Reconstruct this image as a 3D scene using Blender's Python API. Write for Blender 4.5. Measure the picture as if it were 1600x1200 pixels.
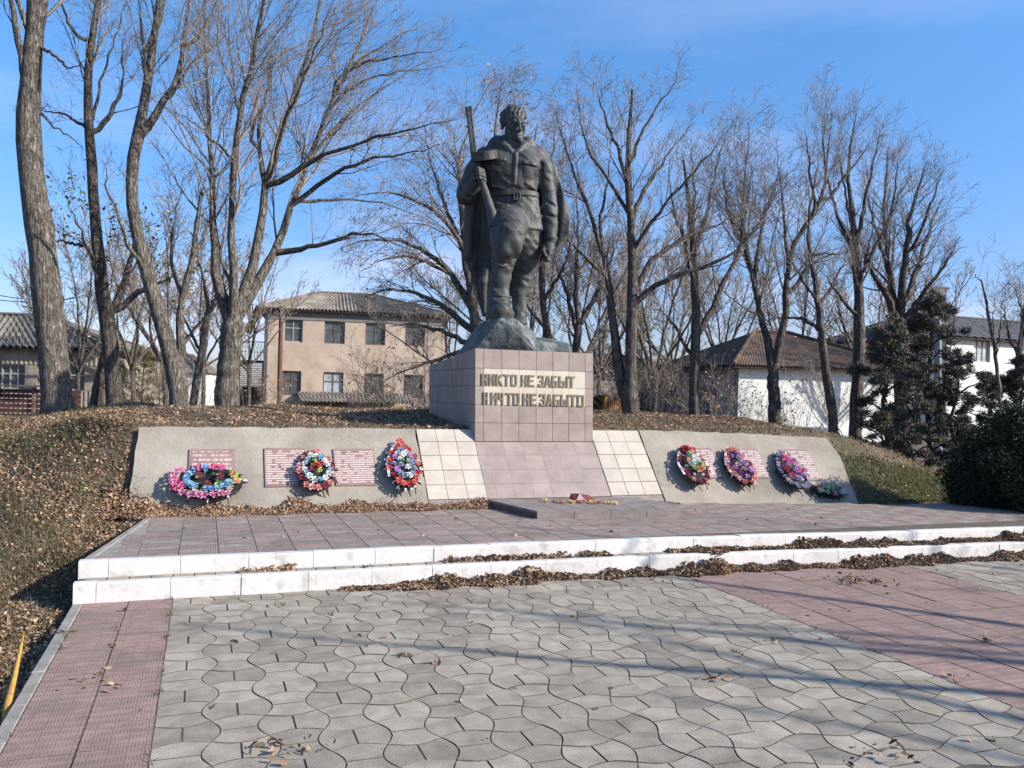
import bpy, math, random
import numpy as np
from mathutils import Vector, Matrix

# ------------------------------------------------------------------ camera, sky, sun, exposure
SC = bpy.context.scene
for o in list(bpy.data.objects):
    bpy.data.objects.remove(o)
COL = SC.collection
F0, HC, ROLL, PITCH, TH = 1300.0, 1.6, math.atan(.024), math.atan(.01), math.radians(20.27)
cr, sr, cp, sp = math.cos(ROLL), math.sin(ROLL), math.cos(PITCH), math.sin(PITCH)
cam_d = bpy.data.cameras.new('camera'); cam = bpy.data.objects.new('camera', cam_d); COL.objects.link(cam)
cam_d.sensor_width = 36; cam_d.lens = 36*F0/1600; cam_d.clip_end = 3000; cam_d.clip_start = .05
right = Vector((cr, -sr*sp, sr*cp)); up = Vector((-sr, -cr*sp, cr*cp)); fwd = Vector((0, cp, sp))
m = Matrix((right, up, -fwd)).transposed().to_4x4(); m.translation = Vector((0, 0, HC)); cam.matrix_world = m
SC.camera = cam
SUN_AZ, SUN_EL = math.radians(106), math.radians(27)          # azimuth clockwise from +Y
W = bpy.data.worlds.new('World'); SC.world = W; W.use_nodes = True
nt = W.node_tree; nt.nodes.clear()
N = nt.nodes.new; L = nt.links.new
wo = N('ShaderNodeOutputWorld'); bg = N('ShaderNodeBackground'); sky = N('ShaderNodeTexSky')
sky.sky_type = 'NISHITA'; sky.sun_disc = False; sky.sun_elevation = SUN_EL; sky.sun_rotation = SUN_AZ
sky.air_density = 1.0; sky.dust_density = .7; sky.ozone_density = 3.2; sky.altitude = 100
tc = N('ShaderNodeTexCoord'); mp = N('ShaderNodeMapping'); mp.inputs['Scale'].default_value = (1.2, 1.2, 5.5)
no = N('ShaderNodeTexNoise'); no.inputs['Scale'].default_value = 1.7; no.inputs['Detail'].default_value = 7; no.inputs['Roughness'].default_value = .55
rp = N('ShaderNodeValToRGB'); rp.color_ramp.elements[0].position = .47; rp.color_ramp.elements[1].position = .74
rp.color_ramp.elements[1].color = (.8, .8, .8, 1)
sx = N('ShaderNodeSeparateXYZ'); hz = N('ShaderNodeMapRange')
hz.inputs['From Min'].default_value = .02; hz.inputs['From Max'].default_value = .34; hz.inputs['To Min'].default_value = 1; hz.inputs['To Max'].default_value = .20
mu = N('ShaderNodeMath'); mu.operation = 'MULTIPLY'
mx = N('ShaderNodeMixRGB'); mx.inputs[2].default_value = (3.9, 4.0, 5.2, 1)
hs = N('ShaderNodeHueSaturation'); hs.inputs['Saturation'].default_value = 1.22; hs.inputs['Value'].default_value = 1.0
L(tc.outputs['Generated'], mp.inputs[0]); L(mp.outputs[0], no.inputs[0]); L(no.outputs[0], rp.inputs[0])
L(tc.outputs['Generated'], sx.inputs[0]); L(sx.outputs[2], hz.inputs[0])
L(rp.outputs[0], mu.inputs[0]); L(hz.outputs[0], mu.inputs[1]); L(mu.outputs[0], mx.inputs[0])
ts = N('ShaderNodeMapRange'); ts.inputs['From Min'].default_value = 0; ts.inputs['From Max'].default_value = .5; L(sx.outputs[2], ts.inputs[0])
tr_ = N('ShaderNodeValToRGB'); tr_.color_ramp.elements[0].color = (.52, .48, .60, 1); tr_.color_ramp.elements[1].color = (1, 1, 1, 1); L(ts.outputs[0], tr_.inputs[0])
tm = N('ShaderNodeMixRGB'); tm.blend_type = 'MULTIPLY'; tm.inputs[0].default_value = 1; L(sky.outputs[0], tm.inputs[1]); L(tr_.outputs[0], tm.inputs[2])
L(tm.outputs[0], hs.inputs['Color']); L(hs.outputs[0], mx.inputs[1]); L(mx.outputs[0], bg.inputs[0]); L(bg.outputs[0], wo.inputs[0])
bg.inputs[1].default_value = .15
sd = bpy.data.lights.new('sun', 'SUN'); sd.energy = 4.5; sd.angle = math.radians(.55); sd.color = (1, .92, .80)
sun = bpy.data.objects.new('sun', sd); COL.objects.link(sun)
sdir = Vector((math.sin(SUN_AZ)*math.cos(SUN_EL), math.cos(SUN_AZ)*math.cos(SUN_EL), math.sin(SUN_EL)))
sun.rotation_euler = sdir.to_track_quat('Z', 'Y').to_euler(); sun.location = (20, -10, 20)
SC.view_settings.view_transform = 'Standard'; SC.view_settings.look = 'None'
SC.view_settings.exposure = 0.86; SC.view_settings.gamma = 1; SC.view_settings.use_curve_mapping = False
SC.render.engine = 'CYCLES'
rng = np.random.default_rng(7); random.seed(7)
CT, ST = math.cos(TH), math.sin(TH)

# ------------------------------------------------------------------ coordinates
def W3(u, v, z=0.): return Vector((u*CT-v*ST, u*ST+v*CT, z))       # monument frame (u along the steps, v into the place)
def UV(x, y): return x*CT+y*ST, -x*ST+y*CT
def ray(px, py):
    x = (px-800)/F0; z = (600-py)/F0
    X, Z = x*cr-z*sr, z*cr+x*sr
    return X, cp-Z*sp, Z*cp+sp
def at(px, py, Y):
    r = ray(px, py); t = Y/r[1]; return Vector((r[0]*t, Y, HC+r[2]*t))
def gnd(px, py, z=0.):
    r = ray(px, py); t = (z-HC)/r[2]; return Vector((r[0]*t, r[1]*t, z))

# ------------------------------------------------------------------ object helpers
def wpos(o):
    p = Vector((0, 0, 0))
    while o is not None: p += o.location; o = o.parent
    return p
def link(name, me, parent=None, loc=(0, 0, 0), rotz=0., rot=None):
    o = bpy.data.objects.new(name, me); COL.objects.link(o)
    o.location = Vector(loc) - (wpos(parent) if parent else Vector((0, 0, 0)))
    o.rotation_euler = rot if rot is not None else (0, 0, rotz)
    if parent: o.parent = parent
    return o
def tag(o, label, cat, group=None):
    o['label'] = label; o['category'] = cat
    if group: o['group'] = group
    return o
def thing(name, loc, label, cat, group=None):
    o = bpy.data.objects.new(name, None); COL.objects.link(o); o.location = Vector(loc); o.empty_display_size = .2
    return tag(o, label, cat, group)
def mesh(name, V, Fs, mat, smooth=False, rnd=None):
    """V (n,3), Fs (m,k) array or list of lists"""
    me = bpy.data.meshes.new(name)
    if isinstance(Fs, np.ndarray):
        V = np.asarray(V, np.float32); k = Fs.shape[1]; n = len(Fs)
        me.vertices.add(len(V)); me.vertices.foreach_set('co', V.ravel())
        me.loops.add(n*k); me.loops.foreach_set('vertex_index', Fs.astype(np.int32).ravel())
        me.polygons.add(n); me.polygons.foreach_set('loop_start', np.arange(0, n*k, k, dtype=np.int32))
        me.polygons.foreach_set('loop_total', np.full(n, k, np.int32))
        me.update(calc_edges=True)
    else:
        me.from_pydata([tuple(v) for v in V], [], Fs)
    if smooth: me.polygons.foreach_set('use_smooth', np.ones(len(me.polygons), bool))
    if rnd is not None:
        a = me.attributes.new('rnd', 'FLOAT', 'POINT'); a.data.foreach_set('value', np.asarray(rnd, np.float32))
    for mm in (mat if isinstance(mat, (list, tuple)) else [mat]): me.materials.append(mm)
    return me
def put(name, V, Fs, mat, parent=None, origin=None, smooth=False, rnd=None, rotz=0.):
    """world-space vertices -> object whose origin is `origin` (or the parent's)"""
    o0 = Vector(origin) if origin is not None else (wpos(parent) if parent else Vector((0, 0, 0)))
    V = np.asarray(V, float) - np.array(o0)
    return link(name, mesh(name, V, Fs, mat, smooth, rnd), parent, o0)
class MB:
    """collects simple solids in world space"""
    def __init__(s): s.V = []; s.F = []
    def add(s, vs, fs):
        b = len(s.V); s.V += [Vector(v) for v in vs]; s.F += [[i+b for i in f] for f in fs]; return s
    def hexa(s, p):   # 8 points: bottom 4 ccw, top 4
        return s.add(p, [[0, 3, 2, 1], [4, 5, 6, 7], [0, 1, 5, 4], [1, 2, 6, 5], [2, 3, 7, 6], [3, 0, 4, 7]])
    def box(s, o, ax, ay, az):  # corner + three edge vectors
        o, ax, ay, az = map(Vector, (o, ax, ay, az))
        return s.hexa([o, o+ax, o+ax+ay, o+ay, o+az, o+ax+az, o+ax+ay+az, o+ay+az])
    def ubox(s, u0, u1, v0, v1, z0, z1):
        return s.hexa([W3(u0, v0, z0), W3(u1, v0, z0), W3(u1, v1, z0), W3(u0, v1, z0), W3(u0, v0, z1), W3(u1, v0, z1), W3(u1, v1, z1), W3(u0, v1, z1)])
    def quad(s, a, b, c, d): return s.add([a, b, c, d], [[0, 1, 2, 3]])
    def tube(s, pts, rs, k=8, cap=True):
        b = len(s.V); n = len(pts); pts = [Vector(p) for p in pts]
        for i in range(n):
            t = (pts[min(i+1, n-1)]-pts[max(i-1, 0)]).normalized()
            r_ = Vector((0, 0, 1)) if abs(t.z) < .9 else Vector((1, 0, 0))
            x = t.cross(r_).normalized(); y = t.cross(x)
            rr = rs[i] if hasattr(rs, '__len__') else rs
            for j in range(k):
                a = 2*math.pi*j/k; s.V.append(pts[i]+x*math.cos(a)*rr+y*math.sin(a)*rr)
        for i in range(n-1):
            for j in range(k):
                q = (j+1) % k; s.F.append([b+i*k+j, b+i*k+q, b+(i+1)*k+q, b+(i+1)*k+j])
        if cap: s.F.append([b+j for j in range(k)]); s.F.append([b+(n-1)*k+j for j in reversed(range(k))])
        return s
    def build(s, name, mat, parent=None, origin=None, smooth=False, bevel=0):
        me = mesh(name, [v for v in s.V], s.F, mat, smooth)
        o0 = Vector(origin) if origin is not None else (wpos(parent) if parent else Vector((0, 0, 0)))
        me.transform(Matrix.Translation(-o0))
        import bmesh
        bm = bmesh.new(); bm.from_mesh(me); bmesh.ops.recalc_face_normals(bm, faces=bm.faces)
        if bevel: bmesh.ops.bevel(bm, geom=bm.edges[:], offset=bevel, segments=1, affect='EDGES', profile=.5)
        bm.to_mesh(me); bm.free()
        return link(name, me, parent, o0)

# ------------------------------------------------------------------ materials
def mat(name, col, rough=.85, col2=None, scale=6., detail=5., bump=0., bscale=None, spec=.3, attr=None, ramp=None, metal=0., obj_rnd=0., lo=.35, hi=.65, wear=None, coord='Object', trans=0.):
    M = bpy.data.materials.new(name); M.use_nodes = True; t = M.node_tree; b = t.nodes['Principled BSDF']
    n = t.nodes.new; l = t.links.new
    b.inputs['Roughness'].default_value = rough; b.inputs['Metallic'].default_value = metal
    b.inputs['Specular IOR Level'].default_value = spec
    c = n('ShaderNodeTexCoord')
    src = c.outputs[coord]
    if obj_rnd or coord == 'Object':
        oi = n('ShaderNodeObjectInfo'); va = n('ShaderNodeVectorMath'); va.operation = 'ADD'
        cb = n('ShaderNodeVectorMath'); cb.operation = 'SCALE'; l(oi.outputs['Location'], cb.inputs[0]); cb.inputs['Scale'].default_value = 1.
        l(c.outputs[coord], va.inputs[0]); l(cb.outputs[0], va.inputs[1]); src = va.outputs[0]
    if attr:
        a = n('ShaderNodeAttribute'); a.attribute_name = attr; r = n('ShaderNodeValToRGB')
        while len(r.color_ramp.elements) < len(ramp): r.color_ramp.elements.new(.5)
        for e, (p, cc) in zip(r.color_ramp.elements, ramp): e.position = p; e.color = (*cc, 1)
        l(a.outputs['Fac'], r.inputs[0]); out = r.outputs[0]
    elif col2 is not None:
        no_ = n('ShaderNodeTexNoise'); no_.inputs['Scale'].default_value = scale; no_.inputs['Detail'].default_value = detail; no_.inputs['Roughness'].default_value = .6
        l(src, no_.inputs[0]); r = n('ShaderNodeValToRGB'); r.color_ramp.elements[0].position = lo; r.color_ramp.elements[1].position = hi
        r.color_ramp.elements[0].color = (*col, 1); r.color_ramp.elements[1].color = (*col2, 1)
        l(no_.outputs[0], r.inputs[0]); out = r.outputs[0]
    else:
        rg = n('ShaderNodeRGB'); rg.outputs[0].default_value = (*col, 1); out = rg.outputs[0]
    if wear:   # (colour, scale, threshold lo, hi, amount)
        wc, ws, wl, wh, wa = wear
        n2 = n('ShaderNodeTexNoise'); n2.inputs['Scale'].default_value = ws; n2.inputs['Detail'].default_value = 6; l(src, n2.inputs[0])
        m2 = n('ShaderNodeMapRange'); m2.inputs['From Min'].default_value = wl; m2.inputs['From Max'].default_value = wh; m2.inputs['To Max'].default_value = wa; l(n2.outputs[0], m2.inputs[0])
        x2 = n('ShaderNodeMixRGB'); x2.inputs[2].default_value = (*wc, 1); l(m2.outputs[0], x2.inputs[0]); l(out, x2.inputs[1]); out = x2.outputs[0]
    if obj_rnd:
        h = n('ShaderNodeHueSaturation'); mr = n('ShaderNodeMapRange'); mr.inputs['To Min'].default_value = 1-obj_rnd; mr.inputs['To Max'].default_value = 1+obj_rnd
        l(oi.outputs['Random'], mr.inputs[0]); l(mr.outputs[0], h.inputs['Value']); l(out, h.inputs['Color']); out = h.outputs[0]
    l(out, b.inputs['Base Color'])
    M['out'] = out.node.name
    if bump:
        nb = n('ShaderNodeTexNoise'); nb.inputs['Scale'].default_value = bscale or scale*4; nb.inputs['Detail'].default_value = 6; l(src, nb.inputs[0])
        bp = n('ShaderNodeBump'); bp.inputs['Strength'].default_value = 1; bp.inputs['Distance'].default_value = bump
        l(nb.outputs[0], bp.inputs['Height']); l(bp.outputs[0], b.inputs['Normal'])
    if trans:
        tr = n('ShaderNodeBsdfTranslucent'); l(out, tr.inputs[0]); ms = n('ShaderNodeMixShader'); ms.inputs[0].default_value = trans
        o_ = t.nodes['Material Output']; l(b.outputs[0], ms.inputs[1]); l(tr.outputs[0], ms.inputs[2]); l(ms.outputs[0], o_.inputs[0])
    return M
def rib_mat(name, col, col2, pitch, duty, obj_rnd=.08, cells=.075):
    """paving tile with ribs pressed into it: fine relief only (object x, y); checker of cells turns the ribs on and off"""
    M = mat(name, col, .9, col2, 9, obj_rnd=obj_rnd, wear=((.16, .14, .12), 3, .5, .75, .55)); t = M.node_tree; n = t.nodes.new; l = t.links.new
    b = t.nodes['Principled BSDF']; c = n('ShaderNodeTexCoord'); s = n('ShaderNodeSeparateXYZ'); l(c.outputs['Object'], s.inputs[0])
    def mth(op, a, b_=None, c_=None):
        q = n('ShaderNodeMath'); q.operation = op
        for i, v in enumerate((a, b_, c_)):
            if v is None: continue
            if isinstance(v, (int, float)): q.inputs[i].default_value = v
            else: l(v, q.inputs[i])
        return q.outputs[0]
    fx = mth('FRACT', mth('DIVIDE', mth('ADD', s.outputs[0], 10), pitch))
    rib = mth('GREATER_THAN', fx, duty)
    cy = mth('FRACT', mth('DIVIDE', mth('ADD', s.outputs[1], 10), cells))
    inside = mth('GREATER_THAN', cy, .42)
    cx = mth('FRACT', mth('DIVIDE', mth('ADD', s.outputs[0], 9.85), .075))
    line = mth('GREATER_THAN', cx, .06)
    g = mth('MULTIPLY', line, mth('SUBTRACT', 1., mth('MULTIPLY', inside, mth('SUBTRACT', 1., rib))))
    bp = n('ShaderNodeBump'); bp.inputs['Distance'].default_value = .006; bp.inputs['Strength'].default_value = 1; l(g, bp.inputs['Height']); l(bp.outputs[0], b.inputs['Normal'])
    old = b.inputs['Base Color'].links[0].from_socket
    mxx = n('ShaderNodeMixRGB'); mxx.blend_type = 'MULTIPLY'; mxx.inputs[2].default_value = (.74, .71, .69, 1)   # colour a little darker in the grooves
    l(mth('SUBTRACT', 1., g), mxx.inputs[0]); l(old, mxx.inputs[1]); l(mxx.outputs[0], b.inputs['Base Color'])
    return M

M_soil = mat('soil_mat', (.085, .068, .046), .95, (.17, .13, .09), 5.0, bump=.05, bscale=30, wear=((.075, .075, .04), 1.1, .5, .68, .5))
M_paver = mat('paver_mat', (.25, .216, .170), .88, (.345, .302, .24), 7, bump=.0025, bscale=90, obj_rnd=.19, wear=((.13, .115, .09), 5, .52, .72, .5))
M_joint = mat('joint_dirt_mat', (.075, .064, .05), 1, (.135, .118, .092), 20, bump=.004)
M_redtile = rib_mat('red_tile_mat', (.245, .163, .140), (.315, .218, .188), .015, .42)
M_redtile2 = rib_mat('platform_red_tile_mat', (.25, .172, .148), (.315, .222, .192), .019, .3, .12, .16)
M_greytile = rib_mat('platform_grey_tile_mat', (.20, .185, .16), (.29, .27, .24), .019, .3, .12, .16)
M_white = mat('white_paint_mat', (.52, .505, .49), .75, (.64, .625, .61), 4, bump=.004, bscale=24, wear=((.25, .225, .20), 8, .52, .68, .5))
M_kerb = mat('kerb_concrete_mat', (.20, .19, .17), .9, (.30, .28, .25), 8, bump=.004, bscale=50)
M_conc = mat('wall_concrete_mat', (.215, .192, .158), .92, (.32, .29, .245), 2.3, bump=.006, bscale=26, wear=((.165, .152, .132), 1.4, .52, .68, .65), lo=.3, hi=.7)
M_wtile = mat('cream_tile_mat', (.38, .345, .295), .45, (.455, .415, .36), 5, bump=.001, bscale=60, obj_rnd=.05, wear=((.36, .33, .28), 4, .58, .76, .5))
M_ptile = mat('plinth_tile_mat', (.235, .19, .173), .5, (.30, .243, .222), 5, bump=.001, bscale=60, obj_rnd=.06, wear=((.30, .26, .25), 3, .62, .8, .4))
M_grout = mat('grout_mat', (.11, .07, .06), .95, (.17, .11, .095), 9, bump=.003)
M_band = mat('cream_band_mat', (.43, .385, .315), .6, (.50, .455, .375), 6, obj_rnd=.04)
M_letter = mat('bronze_letter_mat', (.15, .122, .082), .55, (.21, .175, .125), 20, metal=.2)
M_slab = mat('slab_mat', (.17, .145, .13), .85, (.24, .21, .19), 6, bump=.003, obj_rnd=.04)
M_bronze = mat('statue_bronze_mat', (.024, .027, .0265), .6, (.050, .054, .052), 1.6, bump=.006, bscale=22, spec=.45, metal=0., wear=((.095, .10, .095), 3.2, .54, .70, .6))
M_rock = mat('statue_rock_mat', (.04, .052, .05), .7, (.12, .14, .14), 3.4, bump=.03, bscale=11, wear=((.24, .27, .27), 5, .53, .68, .6))
t_ = M_bronze.node_tree; b_s = t_.nodes['Principled BSDF']; c_ = t_.nodes.new('ShaderNodeTexCoord'); m_p = t_.nodes.new('ShaderNodeMapping'); m_p.inputs['Scale'].default_value = (11, 11, .9)
n_s = t_.nodes.new('ShaderNodeTexNoise'); n_s.inputs['Scale'].default_value = 1.3; n_s.inputs['Detail'].default_value = 5; r_s = t_.nodes.new('ShaderNodeMapRange'); r_s.inputs['From Min'].default_value = .5; r_s.inputs['From Max'].default_value = .68; r_s.inputs['To Max'].default_value = .6
x_s = t_.nodes.new('ShaderNodeMixRGB'); x_s.inputs[2].default_value = (.09, .097, .09, 1); o_s = b_s.inputs['Base Color'].links[0].from_socket      # rain streaks of pale patina
t_.links.new(c_.outputs['Object'], m_p.inputs[0]); t_.links.new(m_p.outputs[0], n_s.inputs[0]); t_.links.new(n_s.outputs[0], r_s.inputs[0]); t_.links.new(r_s.outputs[0], x_s.inputs[0]); t_.links.new(o_s, x_s.inputs[1]); t_.links.new(x_s.outputs[0], b_s.inputs['Base Color'])
def cracks(M, scale, width, col, amount):
    t = M.node_tree; n = t.nodes.new; l = t.links.new; b = t.nodes['Principled BSDF']; c = n('ShaderNodeTexCoord')
    nz = n('ShaderNodeTexNoise'); nz.inputs['Scale'].default_value = 3; nz.inputs['Detail'].default_value = 5; l(c.outputs['Object'], nz.inputs[0])
    ad = n('ShaderNodeVectorMath'); ad.operation = 'MULTIPLY_ADD'; ad.inputs[1].default_value = (.5, .5, .5); l(nz.outputs['Color'], ad.inputs[0]); l(c.outputs['Object'], ad.inputs[2])
    v = n('ShaderNodeTexVoronoi'); v.feature = 'DISTANCE_TO_EDGE'; v.inputs['Scale'].default_value = scale; l(ad.outputs[0], v.inputs[0])
    m_ = n('ShaderNodeMapRange'); m_.inputs['From Min'].default_value = width; m_.inputs['From Max'].default_value = 0; m_.inputs['To Max'].default_value = amount; l(v.outputs['Distance'], m_.inputs[0])
    x = n('ShaderNodeMixRGB'); x.inputs[2].default_value = (*col, 1); o = b.inputs['Base Color'].links[0].from_socket; l(m_.outputs[0], x.inputs[0]); l(o, x.inputs[1]); l(x.outputs[0], b.inputs['Base Color'])
cracks(M_conc, .6, .006, (.09, .08, .07), .4)
def bark(name, a, b):
    M = mat(name, a, .95, b, 9, spec=.1); t = M.node_tree; n = t.nodes.new; l = t.links.new; bs = t.nodes['Principled BSDF']
    c = n('ShaderNodeTexCoord'); mp_ = n('ShaderNodeMapping'); mp_.inputs['Scale'].default_value = (16, 16, 3.2); l(c.outputs['Object'], mp_.inputs[0])
    w = n('ShaderNodeTexNoise'); w.inputs['Scale'].default_value = 2; w.inputs['Detail'].default_value = 5; w.inputs['Distortion'].default_value = .6; l(mp_.outputs[0], w.inputs[0])
    mr = n('ShaderNodeMapRange'); mr.inputs['From Min'].default_value = .35; mr.inputs['From Max'].default_value = .6; l(w.outputs[0], mr.inputs[0])
    bp = n('ShaderNodeBump'); bp.inputs['Distance'].default_value = .05; l(mr.outputs[0], bp.inputs['Height']); l(bp.outputs[0], bs.inputs['Normal'])
    old = bs.inputs['Base Color'].links[0].from_socket
    x = n('ShaderNodeMixRGB'); x.blend_type = 'MULTIPLY'; x.inputs[0].default_value = .75
    cr_ = n('ShaderNodeValToRGB'); cr_.color_ramp.elements[0].color = (.42, .40, .38, 1); cr_.color_ramp.elements[1].color = (1, 1, 1, 1); l(mr.outputs[0], cr_.inputs[0])
    l(old, x.inputs[1]); l(cr_.outputs[0], x.inputs[2]); l(x.outputs[0], bs.inputs['Base Color'])
    return M
M_bark = bark('bark_mat', (.145, .13, .112), (.25, .228, .197))
M_bark2 = bark('bark_dark_mat', (.11, .097, .086), (.20, .175, .155))
M_twig = mat('twig_mat', (.16, .135, .114), .9, (.28, .24, .20), 3, spec=.1)
M_twig2 = mat('twig_dark_mat', (.145, .126, .112), .9, (.25, .22, .197), 3, spec=.1)
LEAFR = [(0, (.10, .06, .04)), (.2, (.23, .14, .085)), (.6, (.36, .23, .145)), (.85, (.46, .32, .21)), (1, (.56, .43, .30))]
M_leaf = mat('dry_leaf_mat', (.3, .2, .1), .8, attr='rnd', ramp=LEAFR, trans=.18)
M_leafd = mat('brown_leaf_mat', (.3, .2, .1), .8, attr='rnd', ramp=[(0, (.07, .042, .028)), (.35, (.17, .105, .068)), (.75, (.30, .20, .13)), (1, (.40, .30, .20))], trans=.1)
M_grass = mat('grass_mat', (.1, .1, .04), .9, attr='rnd', ramp=[(0, (.05, .062, .028)), (.3, (.085, .085, .045)), (.55, (.14, .112, .07)), (1, (.24, .18, .12))], trans=.2)
M_green = mat('sunlit_green_grass_mat', (.1, .1, .04), .9, attr='rnd', ramp=[(0, (.075, .105, .03)), (.4, (.12, .15, .05)), (1, (.22, .20, .09))], trans=.2)  # own green, made lighter so the colour carries the sunlit patch
M_yew = mat('yew_mat', (.02, .03, .015), .7, attr='rnd', ramp=[(0, (.008, .014, .008)), (.6, (.020, .034, .016)), (1, (.045, .06, .028))])
M_conif = mat('conifer_mat', (.02, .03, .015), .8, attr='rnd', ramp=[(0, (.05, .055, .04)), (.4, (.09, .088, .062)), (.75, (.15, .12, .085)), (1, (.23, .175, .125))])
M_olive = mat('olive_foliage_mat', (.02, .03, .015), .8, attr='rnd', ramp=[(0, (.05, .06, .02)), (.5, (.12, .125, .045)), (1, (.24, .21, .09))], trans=.2)
M_glass = mat('glass_mat', (.035, .045, .05), .12, (.10, .12, .125), 1.2, spec=.6)
M_glassw = mat('curtained_glass_mat', (.20, .23, .25), .2, (.50, .54, .56), 1.5, spec=.6)
M_frame = mat('window_frame_mat', (.10, .075, .06), .7, (.15, .115, .095), 5)
M_fgrey = mat('pale_frame_mat', (.30, .30, .28), .7, (.38, .37, .35), 5)
M_beige = mat('beige_plaster_mat', (.39, .305, .24), .9, (.50, .40, .32), .7, bump=.004, bscale=8, wear=((.29, .24, .19), 1.1, .52, .68, .7))
M_eavesband = mat('grey_band_mat', (.17, .155, .14), .9, (.21, .19, .17), 2)
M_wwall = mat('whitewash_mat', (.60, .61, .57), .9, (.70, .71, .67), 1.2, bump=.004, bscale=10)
M_pwall = mat('mauve_shade_wall_mat', (.24, .215, .215), .9, (.31, .28, .275), 1.4, bump=.004, bscale=8)  # shaded side of the white house: its shade is put into this colour
M_slate = mat('asbestos_sheet_mat', (.12, .102, .085), .95, (.235, .21, .175), 1.1, bump=.006, bscale=10, wear=((.10, .085, .06), 3, .5, .7, .7))
M_slate2 = mat('old_tile_roof_mat', (.07, .048, .036), .95, (.165, .105, .07), 2.4, bump=.02, bscale=8, wear=((.06, .05, .045), 1.2, .45, .62, .85))
M_wood = mat('weathered_wood_mat', (.13, .10, .075), .9, (.22, .175, .135), 4)
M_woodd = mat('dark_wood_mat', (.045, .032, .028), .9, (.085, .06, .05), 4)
M_redwood = mat('redbrown_paint_mat', (.085, .035, .03), .8, (.14, .06, .05), 4)
M_rust = mat('rusty_sheet_mat', (.30, .115, .05), .85, (.42, .20, .09), 4, wear=((.16, .05, .035), 6, .5, .66, .8))
M_metal = mat('grey_metal_mat', (.19, .19, .19), .6, (.26, .26, .255), 4)
M_pipe = mat('brown_pipe_mat', (.10, .05, .035), .7, (.14, .075, .055), 4)
M_ochre = mat('ochre_rod_mat', (.33, .19, .035), .7, (.44, .27, .06), 8, wear=((.18, .11, .04), 20, .55, .7, .7))
M_black = mat('black_backing_mat', (.012, .013, .014), .5, (.03, .032, .03), 20)
M_ribbonw = mat('white_ribbon_mat', (.60, .60, .66), .35, (.70, .70, .74), 5, spec=.5)
M_darkred = mat('dark_red_card_mat', (.17, .045, .05), .6, (.24, .07, .075), 10)
M_pinkish = mat('faded_pink_card_mat', (.36, .24, .26), .6, (.44, .31, .32), 10)
M_wire = mat('wire_mat', (.03, .03, .03), .6)
def proj(p):
    d = Vector(p)-Vector((0, 0, HC)); x, y, z = d.dot(right), d.dot(up), d.dot(fwd)
    if z < .2: return (-9999, -9999)
    return 800+F0*x/z, 600-F0*y/z
def seen(p, mgn=25):
    a, b = proj(p); return -mgn < a < 1600+mgn and -mgn < b < 1200+mgn

# ------------------------------------------------------------------ ground
def sst(x, a, b):
    t = np.clip((x-a)/(b-a), 0, 1); return t*t*(3-2*t)
def lin(x, a, b): return np.clip((x-a)/(b-a), 0, 1)
def hgt(u, v):
    u = np.asarray(u, float); v = np.asarray(v, float)
    base = -.11 + .30*lin(v, 7.2, 9.0)*sst(u, -2.3, -1.0) + .25*sst(v, 18, 30)
    wl = sst(-u, .72, 2.8)
    va = 9.14*(1-wl)+5.2*wl; vb = 9.93*(1-wl)+13.2*wl
    top = (1.15+.09*sst(v, 10, 12.5))*(1-wl)+.98*wl
    top = .22+(top-.22)*(1-sst(u, 8.4, 11.8)*.93)
    ramp = lin(v, va, vb); ramp = ramp*(1-wl)+(ramp*ramp*(3-2*ramp))*wl
    h = base+(top-base)*ramp
    back = sst(v, 14.6, 19.5); h = h*(1-back)+.1*back
    far = sst(-u, 7, 16); h = h*(1-.25*far)
    n = .03*np.sin(u*2.1+1.3*np.sin(v*1.7))+.025*np.sin(v*3.3+u*1.2)+.012*np.sin(u*7.7+v*5.1)
    inw = sst(u, -1.1, -.75)*(1-sst(u, 8.4, 8.8))*(1-sst(v, 9.95, 10.3))
    h = h+n*(1-inw)*lin(v+np.where(u < -.9, 5, 0), 8.8, 10)-.05*inw*lin(v, 9.0, 9.3)*(1-lin(v, 9.93, 9.97))
    # under paving and platform stay low
    pav = (u > np.interp(v, [6.9, 9.1], [-.84, -.5])+.02) & (v < 9.0)
    h = np.where(pav & (v < 6.75), np.minimum(h, -.14), h)
    h = np.where(pav & (v >= 6.75), np.minimum(h, .12), h)
    h = np.where((u > 4.2) & (v < 6.2), -.14, h)
    return h
def H(u, v): return float(hgt(u, v))
def HX(x, y): return H(*UV(x, y))
def axis(lo, hi, a, b, s, grow=1.22):
    c = list(np.arange(a, b+1e-6, s)); st = s
    x = a
    while x > lo: st *= grow; x -= st; c.insert(0, x)
    x = c[-1]; st = s
    while x < hi: st *= grow; x += st; c.append(x)
    return np.array(c)
us = axis(-700, 700, -9, 14, .09); vs = axis(-300, 900, 1.0, 16, .09)
UU, VV = np.meshgrid(us, vs); ZZ = hgt(UU, VV)
nv, nu = UU.shape; X = UU*CT-VV*ST; Y = UU*ST+VV*CT
idx = np.arange(nu*nv).reshape(nv, nu)
Fq = np.stack([idx[:-1, :-1], idx[:-1, 1:], idx[1:, 1:], idx[1:, :-1]], -1).reshape(-1, 4)
g = link('ground', mesh('ground', np.stack([X, Y, ZZ], -1).reshape(-1, 3), Fq, M_soil, True)); g['kind'] = 'structure'

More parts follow.
